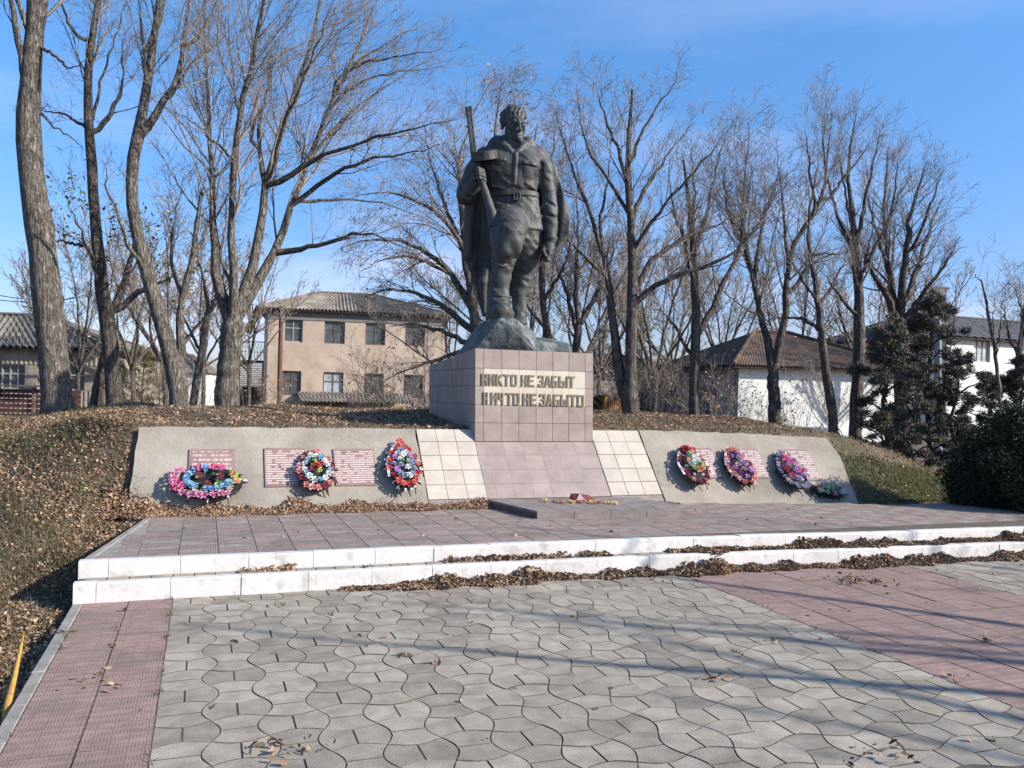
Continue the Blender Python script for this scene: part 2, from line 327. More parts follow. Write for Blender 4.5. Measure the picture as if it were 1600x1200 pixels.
# ------------------------------------------------------------------ lower paving
def vlow(u): return np.interp(u, [-1, 2, 4.2, 6.5, 8.2, 14], [6.72, 6.69, 6.62, 6.45, 6.38, 6.1])
def vup(u): return vlow(u)+.195
Z1, Z2, Z3 = .145, .262, .345
b = MB()
for a in range(-1, 15): b.hexa([W3(max(a, -.80), -4, -.10), W3(a+1, -4, -.10), W3(a+1, vlow(a+1)+.05, -.10), W3(max(a, -.80), vlow(max(a, -.8))+.05, -.10),
                                W3(max(a, -.80), -4, -.0048), W3(a+1, -4, -.0048), W3(a+1, vlow(a+1)+.05, -.004), W3(max(a, -.80), vlow(max(a, -.8))+.05, -.0048)])
pavement = b.build('pavement', M_joint); pavement['kind'] = 'structure'
CU, CV, AMP = .2494, .25, .043
def bone(lf=1., rf=1.):
    """one paver: two sides bow in, two bow out; a dummy joint across its neck. lf / rf = 0 gives a straight cut side"""
    n = 8; hu, hv = CU/2, CV/2; gp = .0029
    ts = np.linspace(-1, 1, n+1)
    cs = lambda t: math.cos(t*math.pi/2)
    V = []; Fc = []
    for half in (0, 1):
        y0, y1 = ((-hv, -gp/2), (gp/2, hv))[half]
        pts = []
        yr = np.linspace(y0, y1, 5)
        R = [(hu-AMP*rf*cs(y/hv), y) for y in yr]; Lf = [(-hu+AMP*lf*cs(y/hv), y) for y in yr]
        top = [(t*hu, hv+AMP*cs(t)) for t in ts[::-1]][1:-1] if half else []
        bot = [(t*hu, -hv-AMP*cs(t)) for t in ts][1:-1] if not half else []
        pts = R+top+Lf[::-1]+bot
        c = np.mean(pts, axis=0); P = np.array(pts)
        Q = P+0
        d = np.roll(P, -1, 0)-np.roll(P, 1, 0); nrm = np.stack([d[:, 1], -d[:, 0]], 1); nrm /= np.linalg.norm(nrm, axis=1)[:, None]+1e-9
        A = P-nrm*gp; Bq = P-nrm*(gp+.0010)
        m_ = len(P); b0 = len(V)
        V += [(x, y, -.03) for x, y in A]+[(x, y, -.0016) for x, y in A]+[(x, y, 0) for x, y in Bq]
        for i in range(m_):
            j = (i+1) % m_
            Fc += [[b0+i, b0+j, b0+m_+j, b0+m_+i], [b0+m_+i, b0+m_+j, b0+2*m_+j, b0+2*m_+i]]
        Fc.append([b0+2*m_+i for i in range(m_)])
    return V, Fc
BM = {}
def bone_mesh(kind, lf, rf):
    key = (kind, lf, rf)
    if key not in BM:
        if kind == 0: V, Fc = bone(lf, rf)
        else:
            V, Fc = bone(1, 1)                       # turned a quarter: sides bow out in u
            hu, hv = CU/2, CV/2
            V2 = []
            for x, y, z in V:
                X2, Y2 = -y*CU/CV, x*CV/CU
                lim = hu-.0028
                if not rf: X2 = min(X2, lim)
                if not lf: X2 = max(X2, -lim)
                V2.append((X2, Y2, z))
            V = V2
        BM[key] = mesh('paver', V, Fc, [M_paver, M_joint]); BM[key].polygons.foreach_set('material_index', [0 if len(f) > 4 else 1 for f in Fc])
    return BM[key]
cand = []
for (ua, nn, tagc) in ((-.18, 17, 0), (6.47, 20, 1)):
    for i in range(nn):
        for j in range(-9, 8):
            uc = ua+(i+.5)*CU; vc = 5.095+j*CV
            if vc < 1.2 or vc-.13 > vlow(uc): continue
            cand.append((uc, vc, (i+j+(1 if tagc == 0 else 0)) % 2, 0. if i == 0 else 1., 0. if (i == nn-1) else 1., tagc))
vis = [c for c in cand if seen(W3(c[0], c[1]), 40)]
vis.sort(key=lambda c: W3(c[0], c[1]).length)
def tilt(): return (rng.normal(0, .006), rng.normal(0, .006))
for k, (uc, vc, kd, lf, rf, tg) in enumerate(vis[:300]):
    t = tilt(); o = link('paver', bone_mesh(kd, lf, rf), pavement, W3(uc, vc, rng.uniform(-.0025, .0015)), rot=(t[0], t[1], TH))
rest = vis[300:]+[c for c in cand if c not in vis and c[5] == 0]
def join_meshes(items, name, mt, parent):
    Vs = []; Fs = []; n0 = 0; mis = []
    for me, u, v, z in items:
        mis += [f.material_index for f in me.polygons]
        P = [vv.co for vv in me.vertices]
        base = W3(u, v, z)
        Vs += [(base.x+p.x*CT-p.y*ST, base.y+p.x*ST+p.y*CT, z+p.z) for p in P]
        Fs += [[i+n0 for i in f.vertices] for f in me.polygons]; n0 += len(P)
    o = put(name, Vs, Fs, [mt, M_joint], parent); o.data.polygons.foreach_set('material_index', mis); o['kind'] = 'stuff'; return o
join_meshes([(bone_mesh(c[2], c[3], c[4]), c[0], c[1], rng.uniform(-.0025, .0015)) for c in rest], 'pavers', M_paver, pavement)

def slab_mesh(name, w, d, h, mt, gap=.0017, bev=.0025):
    a, b_ = w/2-gap, d/2-gap; a2, b2 = a-bev, b_-bev
    V = [(-a, -b_, -h), (a, -b_, -h), (a, b_, -h), (-a, b_, -h), (-a, -b_, -bev), (a, -b_, -bev), (a, b_, -bev), (-a, b_, -bev), (-a2, -b2, 0), (a2, -b2, 0), (a2, b2, 0), (-a2, b2, 0)]
    Fc = [[0, 1, 5, 4], [1, 2, 6, 5], [2, 3, 7, 6], [3, 0, 4, 7], [4, 5, 9, 8], [5, 6, 10, 9], [6, 7, 11, 10], [7, 4, 8, 11], [8, 9, 10, 11]]
    me = mesh(name, V, Fc, [mt, M_joint]); me.polygons.foreach_set('material_index', [1]*8+[0]) if mt is not M_kerb else None
    return me
rt = slab_mesh('red_paving_tile', .3, .3, .03, M_redtile)
for i in range(2):
    for j in range(0, 16):
        vc = 6.57-.3*j
        if seen(W3(-.48+.3*i-.03, vc), 60): t = tilt(); link('red_paving_tile', rt, pavement, W3(-.63+.3*i, vc, rng.uniform(-.002, .002)), rot=(t[0]*.6, t[1]*.6, TH))
for i in range(8):
    for j in range(0, 16):
        uc = 4.21+.3*i; vc = 6.45-.3*j
        if seen(W3(uc, vc), 60): t = tilt(); link('red_paving_tile', rt, pavement, W3(uc, vc, rng.uniform(-.003, .003)), rot=(t[0]*.6, t[1]*.6, TH+rng.normal(0, .004)))
# edging kerb on the left of the paving
kl = slab_mesh('edging_kerb', .07, .5, .14, M_kerb, .002, .005)
for j in range(14): link('edging_kerb', kl, pavement, W3(-.815, 6.44-.5*j, .004+rng.uniform(-.003, .003)), rot=(0, rng.normal(0, .01), TH+rng.normal(0, .004)))

# ------------------------------------------------------------------ platform and steps
b = MB()
ue = [-.80+.5*i for i in range(30)]
def vback(u): return np.interp(u, [-.85, 3.1, 5.4, 7.9, 8.4, 10, 14], [9.13, 9.16, 9.05, 8.62, 8.45, 8.2, 8.0])
def uleft(v): return np.interp(v, [6.7, 6.9, 9.1], [-.845, -.84, -.50])
for a, c in zip(ue[:-1], ue[1:]):
    x0 = lambda vv: max(a, uleft(vv)+.06) if a < -.3 else a
    b.hexa([W3(x0(6.9), vup(a)+.02, -.1), W3(c, vup(c)+.02, -.1), W3(c, vback(c), -.1), W3(x0(9.1), vback(a), -.1), W3(x0(6.9), vup(a)+.02, Z2-.005), W3(c, vup(c)+.02, Z2-.005), W3(c, vback(c), Z2-.005), W3(x0(9.1), vback(a), Z2-.005)])
platform = b.build('platform', M_joint); platform['kind'] = 'structure'
b = MB()
for a, c in zip(ue[:-1], ue[1:]):
    b.hexa([W3(a-.03, vlow(a)+.02, -.1), W3(c-.03, vlow(c)+.02, -.1), W3(c-.03, vup(c)+.02, -.1), W3(a-.03, vup(a)+.02, -.1), W3(a-.03, vlow(a)+.02, Z1-.006), W3(c-.03, vlow(c)+.02, Z1-.006), W3(c-.03, vup(c)+.02, Z1-.006), W3(a-.03, vup(a)+.02, Z1-.006)])
steps = b.build('steps', M_joint); steps['kind'] = 'structure'
def kerb(name, u0, u1, vf, zb, zt, th, parent, k):
    r = .012; a = W3(u0+.0018, float(vf(u0)), 0); c = W3(u1-.0018, float(vf(u1)), 0); n = W3(0, 1, 0); mid = (a+c)/2
    jit = rng.normal(0, .0018); a = a+n*jit; c = c+n*jit; zt += rng.normal(0, .0016)
    V = []
    for P in (a, c):
        for (dv, z) in ((0, zb), (-.004, zt-r), (r, zt), (th, zt), (th, zb)): q = P+n*dv; V.append((q.x, q.y, z))
    Fc = [[i, i+1, i+6, i+5] for i in range(4)]+[[4, 3, 2, 1, 0], [5, 6, 7, 8, 9], [4, 0, 5, 9]]
    return put(name, V, Fc, M_white, parent, origin=(mid.x, mid.y, zb))
uu = [-.852, -.70]+[-.70+.502*i for i in range(1, 26)]
for a, c in zip(uu[:-1], uu[1:]): kerb('kerb_block', a, c, vlow, -.04, Z1, .075, steps, 0)
uu = [-.845, -.64]+[-.64+.502*i for i in range(1, 26)]
for a, c in zip(uu[:-1], uu[1:]): kerb('kerb_block', a, c, vup, Z1-.03, Z2+.004, .085, steps, 0)
ts_ = slab_mesh('tread_paver', .15, .118, .03, M_paver, .002, .003)
for i in range(70):
    u = -.72+.152*i
    link('tread_paver', ts_, steps, W3(u, float(vlow(u))+.136, Z1-.002+rng.uniform(-.002, .001)), rotz=TH-.02)
pr = slab_mesh('platform_tile_red', .3, .156, .03, M_redtile2); pg = slab_mesh('platform_tile_grey', .3, .156, .03, M_greytile)
prh = slab_mesh('platform_tile_red', .15, .156, .03, M_redtile2); pgh = slab_mesh('platform_tile_grey', .15, .156, .03, M_greytile)
pt = []
for i in range(-1, 46):
    for j in range(0, 15):
        uc = -.61+.3*i; vc = 7.06+.156*j
        if vc-.08 < vup(uc)+.09-.06 or vc+.06 > vback(uc): 
            if vc+.078 < vup(uc)+.09 or vc > vback(uc): continue
        if uc-.15 < uleft(vc)+.04: 
            if uc+.0 > uleft(vc)+.04+.02: pt.append((uc+.075, vc, 2+(i+j) % 2))
            continue
        pt.append((uc, vc, (i+j) % 2))
pt = [p for p in pt if seen(W3(p[0], p[1], Z2), 30)]
pt.sort(key=lambda p: W3(p[0], p[1]).length)
MS = [pr, pg, prh, pgh]
for (u, v, c) in pt[:300]:
    t = tilt(); link('platform_tile', MS[c], platform, W3(u, v, Z2+rng.uniform(-.002, .001)), rot=(t[0]*.4, t[1]*.4, TH))
for c, nm, mt in ((0, 'red_platform_tiles', M_redtile2), (1, 'grey_platform_tiles', M_greytile)):
    join_meshes([(MS[p[2]], p[0], p[1], Z2+rng.uniform(-.002, .001)) for p in pt[300:] if p[2] % 2 == c], nm, mt, platform)
for j in range(5):
    v0 = 6.99+.44*j; v1 = v0+.434
    b = MB(); b.hexa([W3(uleft(v0), v0, -.12), W3(uleft(v0)+.055, v0, -.12), W3(uleft(v1)+.055, v1, -.12), W3(uleft(v1), v1, -.12), W3(uleft(v0), v0, Z2+.006), W3(uleft(v0)+.055, v0, Z2+.006), W3(uleft(v1)+.055, v1, Z2+.006), W3(uleft(v1), v1, Z2+.006)])
    b.build('edging_kerb', M_kerb, platform, bevel=.004)

b = MB(); b.hexa([W3(-.79, 6.97, Z2-.0105), W3(-.35, 6.97, Z2-.0105), W3(-.10, 9.12, Z2-.0105), W3(-.45, 9.12, Z2-.0105), W3(-.79, 6.97, Z2-.0028), W3(-.35, 6.97, Z2-.0028), W3(-.10, 9.12, Z2-.0028), W3(-.45, 9.12, Z2-.0028)])
b.build('mortar_strip', M_kerb, platform)
# ------------------------------------------------------------------ sloping walls
SLP = 1.15; V0, ZS0 = 9.19, .345
def zs(v): return ZS0+SLP*(v-V0)
SN = Vector((0, 0, 0)); _n = W3(0, -SLP, 1).normalized(); _t = W3(0, 1, SLP).normalized(); UA = W3(1, 0, 0)
def slope_poly(outline, th, top=0.):
    """outline [(u,v)] on the slope plane -> solid th thick"""
    A = [W3(u, v, zs(v))+_n*top for u, v in outline]; B = [p-_n*th for p in A]; n = len(A)
    return A+B, [list(range(n))]+[[n+i for i in reversed(range(n))]]+[[i, n+i, n+(i+1) % n, (i+1) % n] for i in range(n)]
def jag(pts, step=.10, amp=.0045):
    out = []
    for (a, b_) in zip(pts, pts[1:]+pts[:1]):
        n = max(1, int(math.hypot(b_[0]-a[0], b_[1]-a[1])/step))
        for i in range(n):
            t = i/n; out.append((a[0]+(b_[0]-a[0])*t+(rng.normal(0, amp) if i else 0), a[1]+(b_[1]-a[1])*t+(rng.normal(0, amp) if i else 0)))
    return out
def wing(pts, label):
    o = jag(pts); A, Fc = slope_poly(o, .10)
    b = MB(); b.add(A, Fc); ob = b.build('sloping_wall', M_conc, None, origin=W3((pts[0][0]+pts[1][0])/2, 9.2, .3))
    return tag(ob, label, 'wall')
wing([(-.70, 9.05), (2.405, 9.05), (2.405, 9.875), (-.655, 9.87)], 'sloping grey concrete wall left of the plinth, holding three red name plaques')
wing([(5.475, 8.98), (8.42, 8.98), (8.59, 9.58), (8.52, 9.80), (7.0, 9.852), (5.475, 9.875)], 'sloping grey concrete wall right of the plinth, with cracked surface and three name plaques')
def apron(u0, label):
    t = thing('tiled_apron', W3(u0+.35, 9.3, .3), label, 'tiled slope')
    A, Fc = slope_poly([(u0, 9.02), (u0+.71, 9.02), (u0+.71, 9.876), (u0, 9.876)], .10, -.012)
    b = MB(); b.add(A, Fc); b.build('mortar_bed', M_grout, t)
    vz = [9.20, 9.333, 9.468, 9.611, 9.747, 9.873]; uc = [0, .237, .474, .71]
    for r in range(5):
        for c in range(3):
            A, Fc = slope_poly([(u0+uc[c]+.0022, vz[r]+.002), (u0+uc[c+1]-.0022, vz[r]+.002), (u0+uc[c+1]-.0022, vz[r+1]-.002), (u0+uc[c]+.0022, vz[r+1]-.002)], .02, rng.uniform(-.002, .002))
            b = MB(); b.add(A, Fc); b.build('tile', M_wtile, t, origin=W3(u0+uc[c]+.12, vz[r]+.07, zs(vz[r]+.07)), bevel=.0015)
    A, Fc = slope_poly([(u0+.002, 9.03), (u0+.708, 9.03), (u0+.708, 9.197), (u0+.002, 9.197)], .03, -.004)
    b = MB(); b.add(A, Fc); b.build('concrete_footing', M_slab, t)
    return t
apron(2.42, 'white tiled slope left of the plinth'); apron(4.745, 'white tiled slope right of the plinth')

# ------------------------------------------------------------------ plinth
P0, P1, PV, PB = 3.13, 4.735, 9.75, 11.95
pl = thing('memorial_plinth', W3(3.93, 10.6, .3), 'mauve tiled plinth with a bronze lettered cream band under the statue', 'plinth')
def ztop(v): return 2.131-.16*lin(v, PV, PB)
g_ = .012
b = MB(); b.hexa([W3(P0+g_, PV+g_, .3), W3(P1-g_, PV+g_, .3), W3(P1-g_, PB-g_, .3), W3(P0+g_, PB-g_, .3), W3(P0+g_, PV+g_, ztop(PV)-.01), W3(P1-g_, PV+g_, ztop(PV)-.01), W3(P1-g_, PB-g_, ztop(PB)-.01), W3(P0+g_, PB-g_, ztop(PB)-.01)])
b.build('core', M_grout, pl)
A, Fc = slope_poly([(P0+.01, 9.15), (P1-.01, 9.15), (P1-.01, 9.76), (P0+.01, 9.76)], .3, -.012); b = MB(); b.add(A, Fc); b.build('sloping_base', M_grout, pl)
zr = [.986, 1.216, 1.437, 1.668, 1.888, 2.131]; uc = [P0, 3.243, 3.478, 3.708, 3.94, 4.168, 4.392, 4.62, P1]
for r in range(5):
    for c in range(8):
        band = r in (2, 3) and 1 <= c <= 6
        b = MB(); j = rng.uniform(-.0015, .0015)
        g2 = .0014 if band else .0022
        b.ubox(uc[c]+g2, uc[c+1]-g2, PV-.006+j-(.003 if band else 0), PV+.012, zr[r]+g2, zr[r+1]-g2)
        b.build('lettering_tile' if band else 'tile', M_band if band else M_ptile, pl, origin=W3((uc[c]+uc[c+1])/2, PV, zr[r]+.1), bevel=.0015)
vv = [PV+.006+.2435*i for i in range(10)]
for side, uo in ((0, P0), (1, P1)):
    for c in range(9):
        for r in range(5):
            b = MB(); j = rng.uniform(-.0015, .0015); g2 = .0022
            za0 = zr[r]; zt0 = zr[r+1] if r < 4 else ztop(vv[c]); zt1 = zr[r+1] if r < 4 else ztop(vv[c+1])
            if r == 4: zt0 -= .002; zt1 -= .002
            ua, ub = (uo-.006+j, uo+.012) if side == 0 else (uo-.012, uo+.006+j)
            va_, vb_ = vv[c]+g2, vv[c+1]-g2
            b.hexa([W3(ua, va_, za0+g2), W3(ub, va_, za0+g2), W3(ub, vb_, za0+g2), W3(ua, vb_, za0+g2), W3(ua, va_, zt0-g2), W3(ub, va_, zt0-g2), W3(ub, vb_, zt1-g2), W3(ua, vb_, zt1-g2)])
            b.build('tile', M_ptile, pl, origin=W3(uo, (va_+vb_)/2, za0+.1), bevel=.0015)
ub_ = [P0, 3.25, 3.49, 3.73, 3.97, 4.21, 4.45, P1]; vb2 = [9.195, 9.333, 9.468, 9.611, 9.744]
for r in range(4):
    for c in range(7):
        A, Fc = slope_poly([(ub_[c]+.0007, vb2[r]+.0007), (ub_[c+1]-.0007, vb2[r]+.0007), (ub_[c+1]-.0007, vb2[r+1]-.0007), (ub_[c]+.0007, vb2[r+1]-.0007)], .02, rng.uniform(-.001, .001))
        b = MB(); b.add(A, Fc); b.build('tile', M_ptile, pl, origin=W3((ub_[c]+ub_[c+1])/2, vb2[r]+.07, zs(vb2[r]+.07)), bevel=.0005)
PLT = True
# letters, built from bars  (x 0..1, y 0..1), stroke weight in x and y
def glyph(ch, w, h, s, sy):
    R = lambda x0, y0, x1, y1: [(x0, y0), (x1, y0), (x1, y1), (x0, y1)]
    k = w/2
    G = {'Н': [R(0, 0, s, h), R(w-s, 0, w, h), R(s, h/2-sy*.7, w-s, h/2+sy*.7)],
         'И': [R(0, 0, s, h), R(w-s, 0, w, h), [(s, h*.12), (s, h*.42), (w-s, h*.88), (w-s, h*.58)]],
         'К': [R(0, 0, s, h), [(s, h*.42), (s, h*.58), (w-s, h), (w, h), (w, h*.93), (s+.2*s, h*.40)], [(s, h*.58), (s, h*.42), (w-s, 0), (w, 0), (w, h*.06), (s+.6*s, h*.56)]],
         'Т': [R(0, h-sy, w, h), R(k-s/2, 0, k+s/2, h-sy)],
         'О': [R(0, sy*.5, s, h-sy*.5), R(w-s, sy*.5, w, h-sy*.5), [(s, 0), (w-s, 0), (w-s, sy), (s, sy)], [(s, h-sy), (w-s, h-sy), (w-s, h), (s, h)], [(s*.4, 0), (s, 0), (s, sy*.5), (0, sy*.5)], [(w-s, 0), (w-s*.4, 0), (w, sy*.5), (w-s, sy*.5)], [(0, h-sy*.5), (s, h-sy*.5), (s, h), (s*.4, h)], [(w-s, h-sy*.5), (w, h-sy*.5), (w-s*.4, h), (w-s, h)]],
         'Е': [R(0, 0, s, h), R(s, 0, w, sy), R(s, h-sy, w, h), R(s, h/2-sy/2, w*.86, h/2+sy/2)],
         'З': [R(w-s, 0, w, h*.44), R(w-s, h*.56, w, h), R(0, 0, w-s, sy), R(0, h-sy, w-s, h), [(w*.3, h/2-sy/2), (w-s, h/2-sy/2), (w, h*.44), (w-s*.3, h/2), (w, h*.56), (w-s, h/2+sy/2), (w*.3, h/2+sy/2)], R(0, sy, s*.8, h*.26), R(0, h*.74, s*.8, h-sy)],
         'А': [[(0, 0), (s, 0), (k, h*.80), (k, h), (k-s*.55, h)], [(w-s, 0), (w, 0), (k+s*.55, h), (k, h), (k, h*.80)], R(s*.9, h*.2, w-s*.9, h*.2+sy)],
         'Б': [R(0, 0, s, h), R(s, h-sy, w*.95, h), R(s, 0, w-s, sy), R(w-s, 0, w, h*.56), R(s, h*.56-sy, w-s, h*.56)],
         'Ы': [R(0, 0, s, h), R(s, 0, w*.66-s, sy), R(w*.66-s, 0, w*.66, h*.56), R(s, h*.56-sy, w*.66-s, h*.56), R(w-s, 0, w, h)],
         'Ч': [R(w-s, 0, w, h), R(0, h*.46, s, h), R(s, h*.40, w-s, h*.40+sy)]}
    return G[ch]
def onv(px, py, v):
    r = ray(px, py); a = -r[0]*ST+r[1]*CT; t = v/a; return (r[0]*t*CT+r[1]*t*ST, HC+r[2]*t)
rows = [('НИКТО НЕ ЗАБЫТ', [(750, 825), (845, 915), (935, 1018), (1028, 1102), (1118, 1197), None, (1248, 1320), (1335, 1412), None, (1463, 1532), (1540, 1625), (1632, 1696), (1718, 1832), (1838, 1918)], 592.9, .142),
        ('НИЧТО НЕ ЗАБЫТО', [(768, 826), (865, 945), (958, 1018), (1050, 1136), (1145, 1223), None, (1265, 1340), (1362, 1438), None, (1475, 1545), (1560, 1632), (1648, 1722), (1738, 1836), (1840, 1936), (1944, 2026)], 622.2, .150)]
for txt, xs, ymid, hh in rows:
    for ch, xr in zip(txt, xs):
        if xr is None: continue
        xa, xb = 660+xr[0]/8, 660+xr[1]/8
        yy = ymid+(xa-755)*.027
        ua, zc = onv(xa, yy, PV-.01); ub, _ = onv(xb, yy, PV-.01); ua += .004; ub += .004
        if ch in 'Н': pass
        b = MB()
        for poly in glyph(ch, ub-ua, hh, min(.0235, (ub-ua)*.30), .021):
            A = [W3(ua+x, PV-.0215, zc-hh/2+y) for x, y in poly]; B = [W3(ua+x, PV-.0085, zc-hh/2+y) for x, y in poly]; n = len(A)
            b.add(A+B, [list(range(n)), [n+i for i in reversed(range(n))]]+[[i, n+i, n+(i+1) % n, (i+1) % n] for i in range(n)])
        b.build('letter', M_letter, pl, origin=W3(ua, PV, zc))

# the old plinth leans a little to the left
for ch in pl.children:
    oz = wpos(ch).z
    for v_ in ch.data.vertices: v_.co.x -= max(0., v_.co.z+oz-.98)*.021
# ------------------------------------------------------------------ grave slab in front of the plinth
gs = thing('grave_slab', W3(4.0, 8.7, Z2), 'low mauve stone slab lying on the platform in front of the plinth', 'slab')
b = MB(); b.hexa([W3(3.35, 8.22, Z2-.1), W3(4.98, 8.02, Z2-.1), W3(5.35, 8.75, Z2-.1), W3(4.75, 9.19, Z2-.1), W3(3.35, 8.22, Z3-.022), W3(4.98, 8.02, Z3-.022), W3(5.35, 8.75, Z3-.022), W3(4.75, 9.19, Z3-.022)])
b.hexa([W3(3.12, 9.19, Z2-.1), W3(3.35, 8.22, Z2-.1), W3(4.0, 8.5, Z2-.1), W3(4.75, 9.19, Z2-.1), W3(3.12, 9.19, Z3-.022), W3(3.35, 8.22, Z3-.022), W3(4.0, 8.5, Z3-.022), W3(4.75, 9.19, Z3-.022)])
b.build('slab_base', M_grout, gs)
def gsl(v): return np.interp(v, [8.2, 9.19], [3.35, 3.125])
nc = 6
for r in range(3):
    for c in range(nc):
        def gp_(a, t):   # a across 0..1, t depth 0..1
            Lp = (3.345+(3.12-3.345)*t, 8.215+(9.188-8.215)*t)
            Rp = (5.0+(4.745-5.0)*t, 8.02+(9.188-8.02)*t)
            if t < .99: Rp = (Rp[0]+.28*math.sin(math.pi*t), Rp[1])
            return W3(Lp[0]+(Rp[0]-Lp[0])*a, Lp[1]+(Rp[1]-Lp[1])*a, 0)
        a0, a1, t0, t1 = c/nc+.0015, (c+1)/nc-.0015, r/3+.0015, (r+1)/3-.0015
        q = [gp_(a0, t0), gp_(a1, t0), gp_(a1, t1), gp_(a0, t1)]; z1 = Z3+rng.uniform(-.001, .001)
        b = MB(); b.hexa([Vector((p.x, p.y, Z3-.024)) for p in q]+[Vector((p.x, p.y, z1)) for p in q]); b.build('facing_tile', M_slab, gs, origin=q[0]+Vector((0, 0, Z3)), bevel=.001)
for c in range(4):
    a = W3(3.345+(4.995-3.345)*c/4+.002, 8.212-.195*c/4-.018, 0); d = W3(3.345+(4.995-3.345)*(c+1)/4-.002, 8.212-.195*(c+1)/4-.018, 0); n = W3(0, .02, 0)
    b = MB(); b.hexa([Vector((p.x, p.y, z)) for z in (Z2-.05, Z3-.006) for p in (a, d, d+n, a+n)]); b.build('front_tile', M_slab, gs, origin=a+Vector((0, 0, Z2)), bevel=.002)
# ------------------------------------------------------------------ name plaques
def plaque_mat(name, rows, dens, edge):
    M = mat(name, (.19, .122, .112), .5, (.25, .17, .155), 5, bump=.001); t = M.node_tree; n = t.nodes.new; l = t.links.new; b = t.nodes['Principled BSDF']
    c = n('ShaderNodeTexCoord'); s = n('ShaderNodeSeparateXYZ'); l(c.outputs['Generated'], s.inputs[0])
    def mth(op, *a):
        q = n('ShaderNodeMath'); q.operation = op
        for i, v in enumerate(a):
            if isinstance(v, (int, float)): q.inputs[i].default_value = v
            else: l(v, q.inputs[i])
        return q.outputs[0]
    yr = mth('MULTIPLY', s.outputs[1], float(rows)); fy = mth('FRACT', yr); ry = mth('FLOOR', yr)
    band = mth('MULTIPLY', mth('GREATER_THAN', fy, .28), mth('LESS_THAN', fy, .78))
    cb = n('ShaderNodeCombineXYZ'); l(mth('MULTIPLY', s.outputs[0], 46.), cb.inputs[0]); l(mth('MULTIPLY', ry, 7.3), cb.inputs[1])
    nz = n('ShaderNodeTexNoise'); nz.inputs['Scale'].default_value = 1; nz.inputs['Detail'].default_value = 1; l(cb.outputs[0], nz.inputs[0])
    cb2 = n('ShaderNodeCombineXYZ'); l(mth('MULTIPLY', s.outputs[0], 7.), cb2.inputs[0]); l(mth('MULTIPLY', ry, 3.1), cb2.inputs[1])
    n2 = n('ShaderNodeTexNoise'); n2.inputs['Scale'].default_value = 1; n2.inputs['Detail'].default_value = 0; l(cb2.outputs[0], n2.inputs[0])
    mk = mth('MULTIPLY', band, mth('MULTIPLY', mth('GREATER_THAN', nz.outputs[0], dens), mth('GREATER_THAN', n2.outputs[0], .36)))
    mk = mth('MULTIPLY', mk, mth('MULTIPLY', mth('GREATER_THAN', s.outputs[0], edge), mth('LESS_THAN', s.outputs[0], 1-edge)))
    mk = mth('MULTIPLY', mk, mth('MULTIPLY', mth('GREATER_THAN', s.outputs[1], .07), mth('LESS_THAN', s.outputs[1], .95)))
    x = n('ShaderNodeMixRGB'); x.inputs[2].default_value = (.50, .42, .40, 1); old = b.inputs['Base Color'].links[0].from_socket
    l(mk, x.inputs[0]); l(old, x.inputs[1]); l(x.outputs[0], b.inputs['Base Color'])
    return M
PM = [plaque_mat('plaque_title_mat', 9, .50, .08), plaque_mat('plaque_names_mat', 17, .37, .03), plaque_mat('plaque_names_bright_mat', 18, .37, .01)]
def slope_frame(u, v, off=0.):
    R = Matrix((UA.normalized(), _t, _n)).transposed()
    return W3(u, v, zs(v))+_n*off, R
_xn = UA.normalized()
for (u0, u1, v0, v1, k, lab) in [(-.138, .333, 9.32, 9.667, 0, 'dark red plaque with large heading lines, partly behind the pink and blue wreath'),
                                 (.64, 1.088, 9.333, 9.676, 1, 'red name plaque just left of the salmon and white wreath'),
                                 (1.395, 1.862, 9.333, 9.669, 1, 'red name plaque between the salmon and white wreath and the coral wreath'),
                                 (5.98, 6.462, 9.348, 9.672, 2, 'pale lettered name plaque behind the black and white ringed wreath, next to the white tiles'),
                                 (6.74, 7.205, 9.339, 9.664, 2, 'pale lettered name plaque behind the purple and salmon wreath'),
                                 (7.57, 8.05, 9.31, 9.656, 2, 'pale lettered name plaque at the far right of the wall, behind the grey blue wreath')]:
    w, h = u1-u0, (v1-v0)*math.sqrt(1+SLP*SLP); p, R = slope_frame((u0+u1)/2, (v0+v1)/2, .001)
    V = [(x*w/2, y*h/2, z) for z in (0, .014) for x, y in ((-1, -1), (1, -1), (1, 1), (-1, 1))]
    me = mesh('name_plaque', V, [[0, 3, 2, 1], [4, 5, 6, 7], [0, 1, 5, 4], [1, 2, 6, 5], [2, 3, 7, 6], [3, 0, 4, 7]], PM[k])
    o = link('name_plaque', me, None, p, rot=R.to_euler()); tag(o, lab, 'plaque', 'name plaques on the sloping walls')

